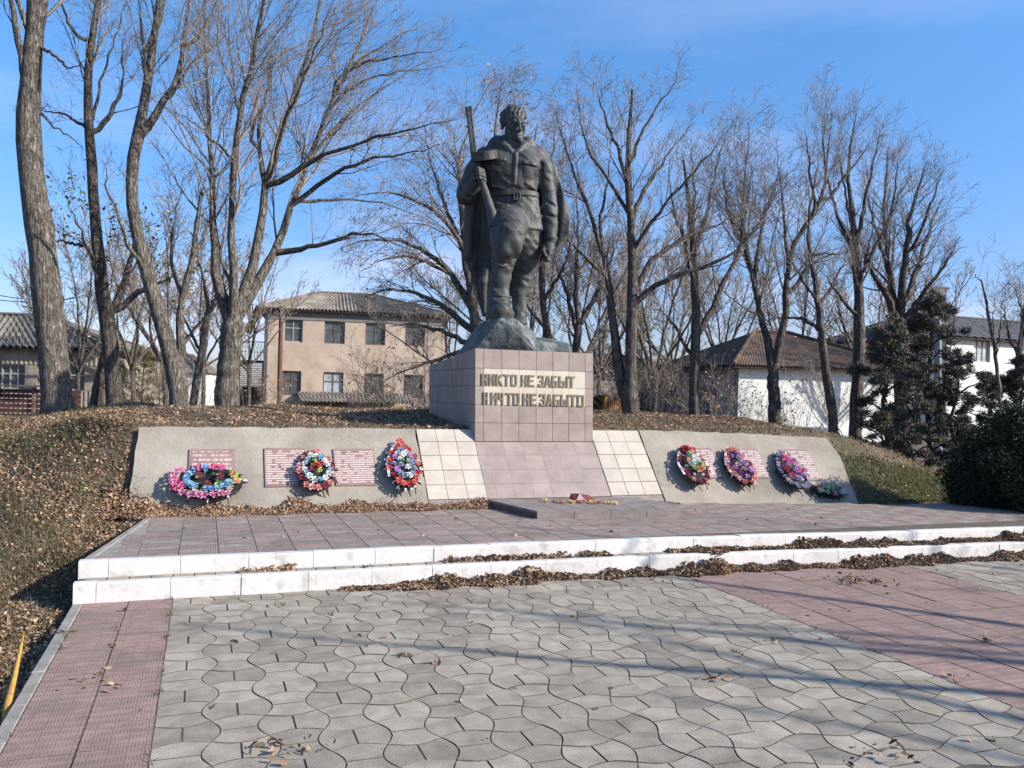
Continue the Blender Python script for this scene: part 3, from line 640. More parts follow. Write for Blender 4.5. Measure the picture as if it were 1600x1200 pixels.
# ------------------------------------------------------------------ flowers and wreaths
CL = dict(pink=(.62, .26, .40), hot=(.72, .10, .26), salmon=(.66, .24, .22), red=(.50, .045, .055), coral=(.72, .16, .13), blue=(.22, .44, .58), sky=(.16, .32, .62), white=(.74, .78, .78), lime=(.40, .55, .13),
          green=(.06, .17, .05), lilac=(.50, .28, .58), purple=(.12, .045, .16), grey=(.30, .33, .45), peach=(.80, .38, .22), mint=(.30, .46, .38), wine=(.24, .04, .07), yellow=(.72, .56, .20), blush=(.66, .44, .46))
FM = {k: mat(k+'_petal_mat', tuple(c*.8 for c in v), .6, v, 30, spec=.3, obj_rnd=.12, trans=.15) for k, v in CL.items()}
def flower_mesh(col, cen, n=6, cup=.5, lay=2):
    V = [(0, 0, .004)]; Fc = []; mi = []
    for ly in range(lay):
        r = 1-.38*ly; zc = .1+.35*ly
        for i in range(n):
            a = 2*math.pi*(i+.5*ly)/n; b0 = len(V); w = math.pi/n*.95
            V += [(.12*math.cos(a), .12*math.sin(a), zc*.4), (r*.7*math.cos(a-w), r*.7*math.sin(a-w), zc+cup*.35), (r*math.cos(a), r*math.sin(a), zc+cup*.28*(1 if ly else .4)), (r*.7*math.cos(a+w), r*.7*math.sin(a+w), zc+cup*.35)]
            Fc.append([b0, b0+1, b0+2, b0+3]); mi.append(0)
    b0 = len(V); V += [(.17*math.cos(k*math.pi/3), .17*math.sin(k*math.pi/3), .42) for k in range(6)]+[(0, 0, .6)]
    for k in range(6): Fc.append([b0+k, b0+(k+1) % 6, b0+6]); mi.append(1)
    me = mesh('flower', V, Fc, [FM[col], FM[cen]]); me.polygons.foreach_set('material_index', mi); return me
FL = {}
def fm(col, cen=None):
    cen = cen or {'pink': 'wine', 'hot': 'pink', 'white': 'lime', 'blue': 'white'}.get(col, col)
    if (col, cen) not in FL: FL[(col, cen)] = flower_mesh(col, cen, 6 if col != 'green' else 4, .6)
    return FL[(col, cen)]
leafm = mesh('spray_leaf', [(0, 0, 0), (.32, .5, .12), (0, 1.2, .05), (-.32, .5, .12)], [[0, 1, 2], [0, 2, 3]], FM['green'])
leafl = mesh('spray_leaf', [(0, 0, 0), (.35, .5, .12), (0, 1.1, .05), (-.35, .5, .12)], [[0, 1, 2], [0, 2, 3]], FM['lime'])
leafk = mesh('backing_leaf', [(0, 0, 0), (.3, .55, .1), (0, 1.3, -.05), (-.3, .55, .1)], [[0, 1, 2], [0, 2, 3]], M_black)
leafw = mesh('white_leaf_tip', [(0, 0, 0), (.22, .4, .1), (0, 1., -.05), (-.22, .4, .1)], [[0, 1, 2], [0, 2, 3]], M_ribbonw)
def oncirc(a, rx, ry, tear=0.):
    x, y = math.sin(a), math.cos(a)         # a from the top, clockwise
    if tear: x *= 1-tear*max(0, y)**1.2
    return x*rx, y*ry
def wreath(px, py, rx, ry, rings, label, tear=.3, hole=0., lift=.06, black=14, whites=0, ribbon=None, rot=0., group='wreaths leaning on the sloping walls', lean=.12):
    r_ = ray(px, py); a = -r_[0]*ST+r_[1]*CT; t = (HC-ZS0+SLP*V0)/(SLP*a-r_[2]); u = (r_[0]*CT+r_[1]*ST)*t; v = a*t
    p, R = slope_frame(u, v, lift)
    R = R @ Matrix.Rotation(rot, 3, 'Z') @ Matrix.Rotation(-lean, 3, 'X')
    th_ = thing('wreath', p, label, 'wreath', group)
    def place(name, me, x, y, z, s, rz, tl=.3):
        E_ = R @ Matrix.Rotation(rz, 3, 'Z') @ Matrix.Rotation(rng.normal(0, tl), 3, 'X')
        o = link(name, me, th_, p+R @ Vector((x, y, z)), rot=E_.to_euler()); s *= 1.22 if name == 'flower' else 1.15; o.scale = (s, s, s); return o
    n = 28; V = []; Fc = []
    for k in range(n):
        a = 2*math.pi*k/n; q = oncirc(a, rx*.93, ry*.93, tear); h = oncirc(a, rx*hole, ry*hole, tear)
        for (xy, z) in ((q, -.02), (q, .012), (h, .02), (h, -.02)): V.append(p+R @ Vector((xy[0]+rng.normal(0, .004), xy[1]+rng.normal(0, .004), z)))
    for k in range(n):
        for j in range(4): Fc.append([k*4+j, ((k+1) % n)*4+j, ((k+1) % n)*4+(j+1) % 4, k*4+(j+1) % 4])
    put('backing', V, Fc, M_black, th_)
    for s_ in (-1, 1):
        b = MB(); b.tube([p+R @ Vector((s_*rx*.5, -ry*.5, -.02)), p+R @ Vector((s_*rx*.55, -ry*1.02, -.02))-_n*lift*.7], .006, 5); b.build('wire_leg', M_wire, th_)
    for k in range(black):
        a = 2*math.pi*(k+rng.uniform(-.2, .2))/black; x, y = oncirc(a, rx*.86, ry*.88, tear); place('backing_leaf', leafk, x, y, .0, .058, -a, .3)
    for k in range(whites):
        a = 1.2+3.9*(k+.5)/whites; x, y = oncirc(a, rx*.94, ry*.95, tear); place('white_leaf_tip', leafw, x, y, .012, .05, -a+rng.normal(0, .2), .2)
    for (rr, cols, n_, s, z, *arc) in rings:
        a0, a1 = arc if arc else (0, 2*math.pi)
        for k in range(n_):
            a = a0+(a1-a0)*(k+.5*(rr*10 % 1))/n_+rng.normal(0, .05); x, y = oncirc(a, rx*rr, ry*rr, tear); x += rng.normal(0, .006); y += rng.normal(0, .006)
            c = cols[k % len(cols)] if len(cols) < 5 else cols[int(rng.integers(len(cols)))]
            zz = z+.012+.03*(1-rr)+rng.uniform(-.005, .012)
            if c == 'leaf': place('spray_leaf', leafm, x, y, zz, s*1.3, rng.uniform(0, 6.28)); continue
            if c == 'limeleaf': place('spray_leaf', leafl, x, y, zz, s*1.3, rng.uniform(0, 6.28)); continue
            place('flower', fm(c), x, y, zz, s*rng.uniform(.88, 1.15), rng.uniform(0, 6.28))
    if ribbon:
        for s_ in ribbon:
            b = MB(); P = []
            for k in range(9):
                a = s_*(.35+1.6*k/8); x, y = oncirc(a, rx*1.0, ry*1.0, tear)
                if k > 6: x = P[-1][1].x*0+oncirc(s_*(.35+1.6*6/8), rx, ry, tear)[0]; y = oncirc(s_*(.35+1.6*6/8), rx, ry, tear)[1]-(k-6)*ry*.28
                P.append((k, Vector((x, y, .035+.01*math.sin(k)))))
            vs_ = []
            for k, q in P: vs_ += [p+R @ (q+Vector((-.014, 0, 0))), p+R @ (q+Vector((.014, 0, .006)))]
            fs_ = [[2*i, 2*i+1, 2*i+3, 2*i+2] for i in range(len(P)-1)]
            put('ribbon', vs_, fs_, M_ribbonw, th_)
    return th_
PI = math.pi
wreath(326, 761, .365, .255, [(.98, ['pink'], 13, .044, .03, 2.5, 5.4), (.34, ['leaf', 'limeleaf', 'wine', 'leaf'], 12, .036, .02), (.62, ['blue', 'sky', 'blue', 'leaf'], 20, .038, .04, 2.0, 6.1), (.80, ['blush', 'limeleaf', 'pink', 'leaf'], 16, .034, .02, 1.2, 6.0), (.74, ['limeleaf', 'lime', 'peach', 'limeleaf'], 10, .036, .035, .9, 2.2), (.62, ['hot', 'sky', 'hot', 'hot'], 4, .05, .05, -.6, .85), (.95, ['hot'], 1, .06, .04, 4.25, 4.3)],
       'oval wreath of pink roses and light blue flowers below the heading plaque', 0, .18, .07, 12, 7, None, 0, lean=.25)
wreath(493, 742, .215, .30, [(.88, ['salmon', 'blush', 'salmon', 'wine'], 17, .040, .02), (.62, ['white', 'blue', 'white'], 15, .036, .04), (.28, ['limeleaf', 'red', 'limeleaf', 'lime'], 8, .034, .05), (0, ['red'], 1, .04, .06)],
       'wreath with a salmon outer ring and a white inner ring, between two red plaques', .25, 0, .06, 12)
wreath(628, 735, .195, .355, [(.86, ['coral', 'coral', 'red'], 17, .040, .02), (.58, ['grey', 'white', 'lilac', 'leaf', 'white', 'grey'], 14, .038, .035), (.28, ['white', 'limeleaf', 'grey'], 8, .036, .05), (0, ['leaf'], 2, .04, .06), (1.0, ['coral'], 1, .045, .03)],
       'tall teardrop wreath with coral flowers and white tipped black leaves beside the left white tiles', .45, 0, .08, 16, 12, [-1])
wreath(1077, 735, .215, .33, [(.90, ['wine', 'salmon', 'wine'], 22, .036, .01), (.64, ['white', 'wine'], 14, .022, .02), (.40, ['white', 'mint', 'white', 'lime', 'peach'], 10, .038, .05), (.12, ['white', 'mint'], 3, .04, .06), (.80, ['red', 'coral'], 3, .048, .05, -.3, .9), (.42, ['peach', 'coral'], 3, .045, .06, 2.4, 3.6)],
       'wreath with dark red rim and white ribbons, nearest the right white tiles', .4, 0, .09, 14, 0, [-1, 1])
_w4 = [o for o in bpy.data.objects if o.name.startswith('wreath')][-1]
wreath(1150, 736, .205, .335, [(.90, ['salmon', 'peach', 'salmon', 'blush'], 24, .038, .02), (.64, ['purple', 'purple', 'lilac'], 16, .036, .03), (.34, ['lilac', 'pink', 'blush', 'leaf'], 9, .038, .05), (.05, ['leaf', 'lilac'], 3, .045, .06)],
       'wreath with salmon rim and dark purple inner ring, middle one on the right wall', .4, 0, .08, 12, 0, [-1])
wreath(1231, 741, .215, .345, [(.90, ['grey', 'blush', 'grey', 'grey'], 26, .034, .01), (.60, ['red', 'lime', 'hot', 'limeleaf', 'lilac'], 14, .038, .04), (.28, ['lilac', 'limeleaf', 'lilac', 'hot'], 8, .042, .055), (0, ['lilac'], 1, .05, .06)],
       'wreath with grey blue rim around red, lilac and lime flowers, rightmost of the upright wreaths', .4, 0, .08, 12)
wreath(1291, 771, .27, .10, [(.75, ['mint', 'white', 'mint', 'wine', 'grey'], 20, .036, .02), (.35, ['mint', 'wine', 'mint', 'leaf', 'mint'], 12, .038, .04), (0, ['mint'], 1, .04, .05)],
       'low spray of mint and dark red flowers at the right foot of the wall', 0, 0, .05, 14, 0, None, -.15, group='flower sprays on the ground')

# offerings on the slab
c = gnd(905, 786, Z3)
bun = thing('flower_bunch', c, 'strewn pale yellow flowers on the slab around the dark red card', 'flowers')
for k in range(34):
    q = c+Vector((rng.uniform(-.43, .42), rng.normal(0, .05), rng.uniform(.004, .016)))
    o = link('flower', fm(['yellow', 'yellow', 'blush', 'peach'][k % 4] if abs(q.x-c.x) < .5 else 'yellow'), bun, q, rot=(rng.normal(0, .7), rng.normal(0, .7), rng.uniform(0, 6))); o.scale = (.036,)*3
q = gnd(912, 784, Z3+.005)
b = MB(); b.add([q+Vector(t) for t in ((-.13, .02, 0), (-.05, -.05, 0), (-.02, .06, .085), (-.12, .05, .075))], [[0, 1, 2, 3]])
card = thing('folded_card', q, 'dark red folded card standing on the slab among yellow flowers', 'card')
b = MB(); b.hexa([q+Vector(t) for t in ((-.17, .03, .0), (-.10, -.03, 0), (-.095, -.025, 0), (-.165, .035, 0), (-.15, .06, .085), (-.05, .03, .09), (-.045, .035, .09), (-.145, .065, .085))]); b.build('dark_cover', M_darkred, card)
b = MB(); b.hexa([q+Vector(t) for t in ((-.10, -.035, .0), (.03, -.02, 0), (.03, -.015, 0), (-.10, -.03, 0), (-.05, .025, .088), (-.045, .027, .088), (-.04, .03, .088), (-.05, .03, .088))]); b.build('pale_leaf', M_pinkish, card)
b = MB(); b.hexa([q+Vector(t) for t in ((-.03, -.01, .0), (.18, .0, 0), (.18, .06, 0), (.0, .06, 0), (-.05, .03, .09), (.05, .03, .075), (.05, .036, .078), (-.05, .036, .09))]); b.build('dark_back', M_darkred, card)

# ------------------------------------------------------------------ dry leaves, grass
def rotm(e):   # (n,3) euler -> (n,3,3)
    cx, sx_, cy, sy, cz, sz = np.cos(e[:, 0]), np.sin(e[:, 0]), np.cos(e[:, 1]), np.sin(e[:, 1]), np.cos(e[:, 2]), np.sin(e[:, 2])
    z = np.zeros_like(cx); o = z+1
    Rx = np.stack([o, z, z, z, cx, -sx_, z, sx_, cx], -1).reshape(-1, 3, 3)
    Ry = np.stack([cy, z, sy, z, o, z, -sy, z, cy], -1).reshape(-1, 3, 3)
    Rz = np.stack([cz, -sz, z, sz, cz, z, z, z, o], -1).reshape(-1, 3, 3)
    return Rz @ Ry @ Rx
LB = np.array([[0, -1, 0], [.38, -.45, .16], [.55, .25, .22], [0, 1.1, .05], [-.5, .3, .26], [-.42, -.4, .12]], float)
LBF = np.array([[0, 1, 2, 3], [0, 3, 4, 5]])
def scatter(name, P, size, tl, mt, kind='stuff', parent=None, base=LB, bf=LBF, rnd=None, flatten=1.):
    n = len(P); e = np.stack([rng.normal(0, tl, n), rng.normal(0, tl, n), rng.uniform(0, 6.283, n)], 1)
    R = rotm(e); s = size*rng.uniform(.6, 1.25, n)
    curl = rng.uniform(.2, 1.8, n)
    B = base[None]*np.stack([np.ones(n), np.ones(n), curl], 1)[:, None, :]
    V = (np.einsum('nij,nkj->nki', R, B)*s[:, None, None])+P[:, None, :]
    k = len(base); Fs = (bf[None]+np.arange(n)[:, None, None]*k).reshape(-1, bf.shape[1])
    r = rng.uniform(0, 1, n) if rnd is None else rnd
    o = put(name, V.reshape(-1, 3), Fs, mt, parent, rnd=np.repeat(r, k))
    if kind: o['kind'] = kind
    return o
def xyz(u, v, z): return np.stack([u*CT-v*ST, u*ST+v*CT, z], -1)
def patch(u, v): return .5+.25*np.sin(u*1.9+1.7*np.sin(v*.9))+.25*np.sin(v*2.3+1.3*np.sin(u*1.3+.5))+.18*np.sin(u*5.1+v*3.7)
def inview(u, v, mgn=120):
    P = xyz(u, v, hgt(u, v))-np.array([0, 0, HC]); x, y, z = P@np.array(right), P@np.array(up), P@np.array(fwd); z_ok = z > .3; z = np.maximum(z, .3); a = 800+F0*x/z; b_ = 600-F0*y/z
    return z_ok & (a > -mgn) & (a < 1600+mgn) & (b_ > 400) & (b_ < 1200+mgn)
# left lawn
n = 660000; u = rng.uniform(-9, -.46, n); v = rng.uniform(1.6, 15.5, n); k_ = inview(u, v); u, v = u[k_], v[k_]; n = len(u); d = patch(u, v)
near_edge = np.exp(-((u+.9)/.5)**2)*.3
keep = rng.uniform(0, 1, n) < np.clip(.05+.66*np.clip(d, 0, 1)**2.0+near_edge+.55*sst(-v, -7.2, -4.8), 0, .96)*np.clip(1.15-.04*v, .3, 1)
keep &= ~((v > 6.7) & (u > uleft(v)-.01)) & ~((v <= 6.7) & (u > -.87)) & ~((v > 9.1) & (u > -.72)); u, v = u[keep], v[keep]
P = xyz(u, v, hgt(u, v)+rng.uniform(.004, .04, len(u)))
scatter('lawn_leaves', P, .017, .7, M_leaf)
# mound crown and right mound, behind the walls
n = 60000; u = rng.uniform(-1.0, 12.5, n); v = rng.uniform(9.0, 14.5, n); ok = ((v > 9.9) | (u > 8.65)) & ~((u > P0) & (u < P1) & (v < PB)); ok &= rng.uniform(0, 1, n) < np.clip(patch(u, v)*.9, .3, 1)
u, v = u[ok], v[ok]; scatter('mound_leaves', xyz(u, v, hgt(u, v)+rng.uniform(.004, .03, len(u))), .022, .5, M_leaf)
# drift against the left wall foot
def drift(name, n, uf, prof, mt, sz, base):
    u = uf(n); w = rng.uniform(0, 1, n); hh, wd, v0, z0 = prof(u)
    a = rng.uniform(0, 1, n)**.8; vv_ = v0-wd*(a if base == 'front' else 1-a); top = hh*(1-a)
    z = z0+top*rng.uniform(.15, 1.0, n)**.6
    return scatter(name, xyz(u, vv_, z), sz, 1.1, mt)
def pf_wall(u):
    h = .115+.035*np.sin(u*4+1)+.17*np.exp(-((u-.98)/.15)**2)+.20*sst(-u, -.05, .7)+.02*np.sin(u*17)
    return h, np.full_like(u, .25)+.04*np.sin(u*9)+h*.15, 9.22+h*.55, np.full_like(u, Z2)
drift('wall_foot_leaves', 16000, lambda n: rng.uniform(-.95, 3.12, n), pf_wall, M_leaf, .024, 'front')
def lump(u, a): return np.clip(.5+.3*np.sin(u*3.1+a)+.28*np.sin(u*7.3+2*a)+.2*np.sin(u*17+a), .08, 1.2)
def pf_low(u):
    h = .105*lump(u, .4)*sst(u, .95, 1.6); return h, .10+.14*lump(u, 1.1)*sst(u, .9, 1.8), vlow(u)-.0, np.zeros_like(u)
drift('step_foot_leaves', 13000, lambda n: rng.uniform(1.05, 10.5, n), pf_low, M_leafd, .026, 'front')
def pf_up(u):
    env = np.clip(sst(u, 4.0, 4.5)*(.35+.65*(np.sin(u*2.4-1.2) > -.55)), 0, 1); h = .095*lump(u, 2.2)*env+.004
    return h, .06+.12*lump(u, .1)*env, vup(u), np.full_like(u, Z1)
drift('tread_leaves', 6000, lambda n: rng.uniform(4.1, 10.5, n), pf_up, M_leafd, .028, 'front')
for (a, c_, nn) in ((1.95, 3.1, 300), (3.2, 3.5, 80), (.30, .72, 45)):
    drift('tread_leaves', nn, lambda n: rng.uniform(a, c_, n), lambda u: (np.full_like(u, .035), np.full_like(u, .10), vup(u), np.full_like(u, Z1)), M_leaf if nn == 45 else M_leafd, .026, 'front')
# loose leaves on the paving
pts = []
for (px, py, n_, s_) in ((440, 1170, 26, .07), (628, 1027, 7, .02), (675, 1038, 5, .015), (1205, 1003, 8, .03), (1340, 908, 90, .10), (1118, 1062, 12, .03), (1395, 1180, 16, .05), (1498, 1058, 5, .02), (1545, 1003, 5, .02), (100, 988, 9, .02), (190, 955, 3, .01), (365, 1005, 4, .01), (180, 1012, 4, .02), (300, 925, 4, .03), (1560, 1000, 3, .04), (150, 1066, 9, .06)):
    c = gnd(px, py)
    for k in range(n_): pts.append((c.x+rng.normal(0, s_*1.6), c.y+rng.normal(0, s_), rng.uniform(.004, .02)))
for k in range(90):
    uq, vq = rng.uniform(-.7, 8), rng.uniform(2.6, 6.5); pts.append((*W3(uq, vq)[:2], .006))
scatter('paving_leaves', np.array(pts), .021, .6, M_leafd)
pts = [(*W3(rng.uniform(-.4, 8), rng.uniform(7.1, 8.6))[:2], Z2+.008) for k in range(50)]
for k in range(70): pts.append((*(gnd(rng.uniform(890, 975), 806, Z2)+Vector((0, rng.normal(0, .015), 0)))[:2], Z2+.012))
for k in range(110):
    t_ = rng.uniform(0, 1); pts.append((*W3(4.85+.55*t_, 9.1-.42*t_+rng.normal(0, .02))[:2], Z2+.05))
scatter('platform_leaves', np.array(pts), .022, .5, M_leafd)
# grass
GB = np.array([[-.10, 0, 0], [.10, 0, 0], [.0, .35, 1]], float); GF = np.array([[0, 1, 2]])
def grass(name, u, v, size, bias, mt_=None):
    n = len(u); r = np.clip(rng.normal(bias, .22, n)-.15*(patch(u+3, v)-.5), 0, 1)
    return scatter(name, xyz(u, v, hgt(u, v)-.004), size, .45, mt_ or M_grass, base=GB, bf=GF, rnd=r)
n = 900000; u = rng.uniform(-9, -.46, n); v = rng.uniform(1.6, 15.5, n); k_ = inview(u, v) & (rng.uniform(0, 1, n) < np.clip(1.15-.8*patch(u, v), .3, 1)*np.clip(7/np.maximum(v, 1), .55, 1)) & ~((v > 6.7) & (u > uleft(v)-.01)) & ~((v <= 6.7) & (u > -.87)) & ~((v > 9.1) & (u > -.72))
grass('lawn_grass', u[k_], v[k_], .05, .42)
n = 120000; u = rng.uniform(-1, 13, n); v = rng.uniform(8.6, 15, n); k_ = ((v > 9.92) | (u > 8.62)) & ~((u > P0) & (u < P1) & (v < PB)); k_ &= (v > vback(u)+.05)
grass('mound_grass', u[k_], v[k_], .036, .85)
n = 26000; u = rng.uniform(7.9, 11, n); v = rng.uniform(8.3, 9.7, n); k_ = (v > vback(u)+.03) & (u > 8.6-.6*(v < 9)); grass('shoulder_grass', u[k_], v[k_], .05, .4, M_green)
# tufts of grass and moss in the joints
tp = []
for k in range(46):
    c = [(-.775, rng.uniform(3, 6.6)), (-.18, rng.uniform(3.5, 6.6)), (4.07, rng.uniform(3.3, 6.4)), (rng.uniform(-.6, 7), float(vlow(2.))-.02), (rng.uniform(0, 6), rng.uniform(3.5, 6.4))][k % 5]
    nb = int(rng.integers(8, 26)); tp.append(np.stack([rng.normal(c[0], .012, nb), rng.normal(c[1], .03, nb)], 1))
tp = np.concatenate(tp); scatter('joint_grass', xyz(tp[:, 0], tp[:, 1], np.full(len(tp), -.002)), .026, .7, M_grass, base=np.array([[-.10, 0, 0], [.10, 0, 0], [.0, .35, 1]], float), bf=np.array([[0, 1, 2]]))
# weed on the step
c = gnd(570, 905, 0); cw = Vector((c.x, c.y, .02))
wd = thing('weed', W3(*UV(*gnd(566, 906, Z1*.5)[:2]), .0), 'small grey green weed growing from the joint in front of the steps', 'plant')
base_ = gnd(566, 914, .0)
b = MB()
for k in range(5): b.tube([base_+Vector((rng.normal(0, .006), rng.normal(0, .006), 0)), base_+Vector((rng.normal(0, .02), rng.normal(0, .01), .09)), base_+Vector((.02+rng.normal(0, .03), rng.normal(0, .02), .17))], .002, 4)
b.build('stem', M_olive, wd)
pp = np.array(base_)+np.stack([rng.normal(.004, .016, 170), rng.normal(0, .014, 170), rng.uniform(.02, .15, 170)], 1); pp[:, 0] += (pp[:, 2])*.10
scatter('foliage', pp, .014, 1.2, M_olive, parent=wd)
# ochre rod at the lower left
pA = gnd(2, 1160, -.1); pA = Vector((pA.x, pA.y, HX(pA.x, pA.y)-.03)); Yr = pA.y
pts_ = [pA, at(12, 1100, Yr+.25), at(22, 1060, Yr+.45), at(31, 1018, Yr+.62), at(37, 988, Yr+.72)]
b = MB(); b.tube(pts_, [.020, .018, .014, .010, .006], 8); tag(b.build('bent_rod', M_ochre, None, origin=pA, smooth=True), 'bent ochre coloured rod sticking out of the leaves at the edge of the lawn', 'rod')
# ------------------------------------------------------------------ statue (signed distances -> one surface)
YS = 11.15; KS = YS/1300.
def Q(px, py, y=0.):
    s = 1+y/1300.; return np.array([(px-800)*s, y, (613-py)*s])
def s2w(P):
    P = np.asarray(P); x, y, z = P[..., 0], P[..., 1], P[..., 2]
    x = x-1.5-(z-63)*.021
    return np.stack([x*KS, YS+y*KS, HC+z*KS+x*KS*.024], -1)
class SDF:
    def __init__(s, lo, hi, h):
        s.h = h; s.lo = np.array(lo, float); s.ax = [np.arange(lo[i], hi[i], h, dtype=np.float32) for i in range(3)]
        s.D = np.full([len(a) for a in s.ax], 1e3, np.float32)
    def sub(s, lo, hi):
        sl = tuple(slice(max(0, int((lo[i]-s.lo[i])/s.h)), max(0, int((hi[i]-s.lo[i])/s.h)+2)) for i in range(3))
        g = np.meshgrid(*[s.ax[i][sl[i]] for i in range(3)], indexing='ij', sparse=True); return sl, g
    def put(s, sl, d, k, op):
        A = s.D[sl]
        if op == '+':
            if k: hh = np.clip(.5+.5*(A-d)/k, 0, 1); s.D[sl] = A+(d-A)*hh-k*hh*(1-hh)
            else: s.D[sl] = np.minimum(A, d)
        else:
            d = -d
            if k: hh = np.clip(.5-.5*(A-d)/k, 0, 1); s.D[sl] = A+(d-A)*hh+k*hh*(1-hh)
            else: s.D[sl] = np.maximum(A, d)
        return s
    def cap(s, a, b, ra, rb, k=3, op='+', sq=(1, 1, 1)):
        a, b = np.array(a), np.array(b); m = max(ra, rb)+k*2+2
        sl, (X, Y_, Z) = s.sub(np.minimum(a, b)-m, np.maximum(a, b)+m)
        ab = b-a; L2 = ab@ab+1e-6
        px, py, pz = X-a[0], Y_-a[1], Z-a[2]
        t = np.clip((px*ab[0]+py*ab[1]+pz*ab[2])/L2, 0, 1)
        d = np.sqrt(((px-t*ab[0])/sq[0])**2+((py-t*ab[1])/sq[1])**2+((pz-t*ab[2])/sq[2])**2)-(ra+(rb-ra)*t)
        return s.put(sl, d, k, op)
    def chain(s, pts, rs, k=3, op='+'):
        for i in range(len(pts)-1): s.cap(pts[i], pts[i+1], rs[i], rs[i+1], k, op)
        return s
    def ell(s, c, r, k=3, op='+', rz=0., rx=0., ry=0.):
        c = np.array(c); m = max(r)+k*2+2; sl, (X, Y_, Z) = s.sub(c-m, c+m)
        R = np.array(Matrix.Rotation(rz, 3, 'Z') @ Matrix.Rotation(ry, 3, 'Y') @ Matrix.Rotation(rx, 3, 'X')).T
        x, y, z = X-c[0], Y_-c[1], Z-c[2]
        q = [R[i, 0]*x+R[i, 1]*y+R[i, 2]*z for i in range(3)]
        k0 = np.sqrt(sum((q[i]/r[i])**2 for i in range(3))); k1 = np.sqrt(sum((q[i]/r[i]**2)**2 for i in range(3)))+1e-6
        return s.put(sl, k0*(k0-1)/k1, k, op)
    def box(s, c, hw, k=2, op='+', R=None, rnd=1.):
        c = np.array(c); m = float(np.linalg.norm(hw))+k*2+3; sl, (X, Y_, Z) = s.sub(c-m, c+m); R = np.array(R).T if R is not None else np.eye(3)
        x, y, z = X-c[0], Y_-c[1], Z-c[2]; q = [np.abs(R[i, 0]*x+R[i, 1]*y+R[i, 2]*z)-hw[i]+rnd for i in range(3)]
        d = np.sqrt(sum(np.maximum(a, 0)**2 for a in q))+np.minimum(np.maximum(q[0], np.maximum(q[1], q[2])), 0)-rnd
        return s.put(sl, d, k, op)
    def loft(s, secs, k=3, op='+', bend=0., p=2., fold=None):
        """secs: rows (z, cx, cy, a, b) in px space, any order"""
        S_ = np.array(sorted(secs)); mx_ = (S_[:, 3]).max()+k*2+4; my_ = (S_[:, 4]).max()+k*2+6+abs(bend)
        sl, (X, Y_, Z) = s.sub((S_[:, 1].min()-mx_, S_[:, 2].min()-my_, S_[0, 0]-k-2), (S_[:, 1].max()+mx_, S_[:, 2].max()+my_, S_[-1, 0]+k+2))
        z = Z.ravel(); I = [np.interp(z, S_[:, 0], S_[:, j]).reshape(1, 1, -1) for j in range(1, 5)]
        cx, cy, a, b_ = I; x = X-cx; y = Y_-cy
        if bend: y = y-bend*(x/a)**2
        if fold is not None: y = y-fold(X, Z)
        r = (np.abs(x/a)**p+np.abs(y/b_)**p)**(1/p)+1e-6
        d = (r-1)*np.minimum(a, b_)*.8+.0*r
        d = np.maximum(d, np.maximum(S_[0, 0]-Z, Z-S_[-1, 0]))
        return s.put(sl, d, k, op)
    def emboss(s, c, hw, amount, soft=1.5, R2=0.):
        """raise (amount>0) or sink the surface inside an upright rectangle facing the viewer"""
        m = max(hw[0], hw[2])+6; sl, (X, Y_, Z) = s.sub((c[0]-m, c[1]-hw[1], c[2]-m), (c[0]+m, c[1]+hw[1], c[2]+m))
        x = X-c[0]; z = Z-c[2]; x, z = x*math.cos(R2)+z*math.sin(R2), -x*math.sin(R2)+z*math.cos(R2)
        w = np.clip((hw[0]-np.abs(x))/soft+.5, 0, 1)*np.clip((hw[2]-np.abs(z))/soft+.5, 0, 1)
        s.D[sl] = s.D[sl]-amount*w; return s
    def surf(s):
        D = s.D; S_ = D < 0; nx, ny, nz = D.shape
        c = [S_[i:nx-1+i, j:ny-1+j, k:nz-1+k] for i in (0, 1) for j in (0, 1) for k in (0, 1)]
        cnt = sum(q.astype(np.int8) for q in c); act = (cnt > 0) & (cnt < 8)
        I = np.argwhere(act); vid = np.full(act.shape, -1, np.int64); vid[act] = np.arange(len(I))
        acc = np.zeros((len(I), 3)); w = np.zeros(len(I))
        corners = [(i, j, k) for i in (0, 1) for j in (0, 1) for k in (0, 1)]
        vals = {q: D[I[:, 0]+q[0], I[:, 1]+q[1], I[:, 2]+q[2]] for q in corners}
        for q in corners:
            for ax in range(3):
                if q[ax] == 0:
                    q2 = list(q); q2[ax] = 1; q2 = tuple(q2); a, b_ = vals[q], vals[q2]; mk = (a < 0) != (b_ < 0)
                    t = np.where(mk, a/(a-b_+1e-12), 0)
                    p = np.tile(np.array(q, float), (len(I), 1)); p[:, ax] += t
                    acc[mk] += p[mk]; w[mk] += 1
        P = (I+acc/w[:, None])*s.h+s.lo
        Fs = []
        for ax in range(3):
            sh = [slice(None)]*3; a = S_[tuple(slice(0, -1) if i == ax else slice(None) for i in range(3))]; b_ = S_[tuple(slice(1, None) if i == ax else slice(None) for i in range(3))]
            e = np.argwhere(a != b_)
            o1, o2 = [(1, 2), (2, 0), (0, 1)][ax]
            ok = (e[:, o1] > 0) & (e[:, o2] > 0) & (e[:, o1] < D.shape[o1]-1) & (e[:, o2] < D.shape[o2]-1); e = e[ok]
            fl = S_[tuple(e.T)]
            def vi(d1, d2):
                q = e.copy(); q[:, o1] += d1; q[:, o2] += d2; return vid[tuple(q.T)]
            f = np.stack([vi(-1, -1), vi(0, -1), vi(0, 0), vi(-1, 0)], 1)
            f[~fl] = f[~fl][:, ::-1]; Fs.append(f)
        F_ = np.concatenate(Fs); F_ = F_[(F_ >= 0).all(1)]
        return P, F_
def sobj(name, sd_, mt, parent):
    P, F_ = sd_.surf(); return put(name, s2w(P), F_, mt, parent, smooth=True)
base = Vector(s2w(Q(800, 548, -10)).tolist())
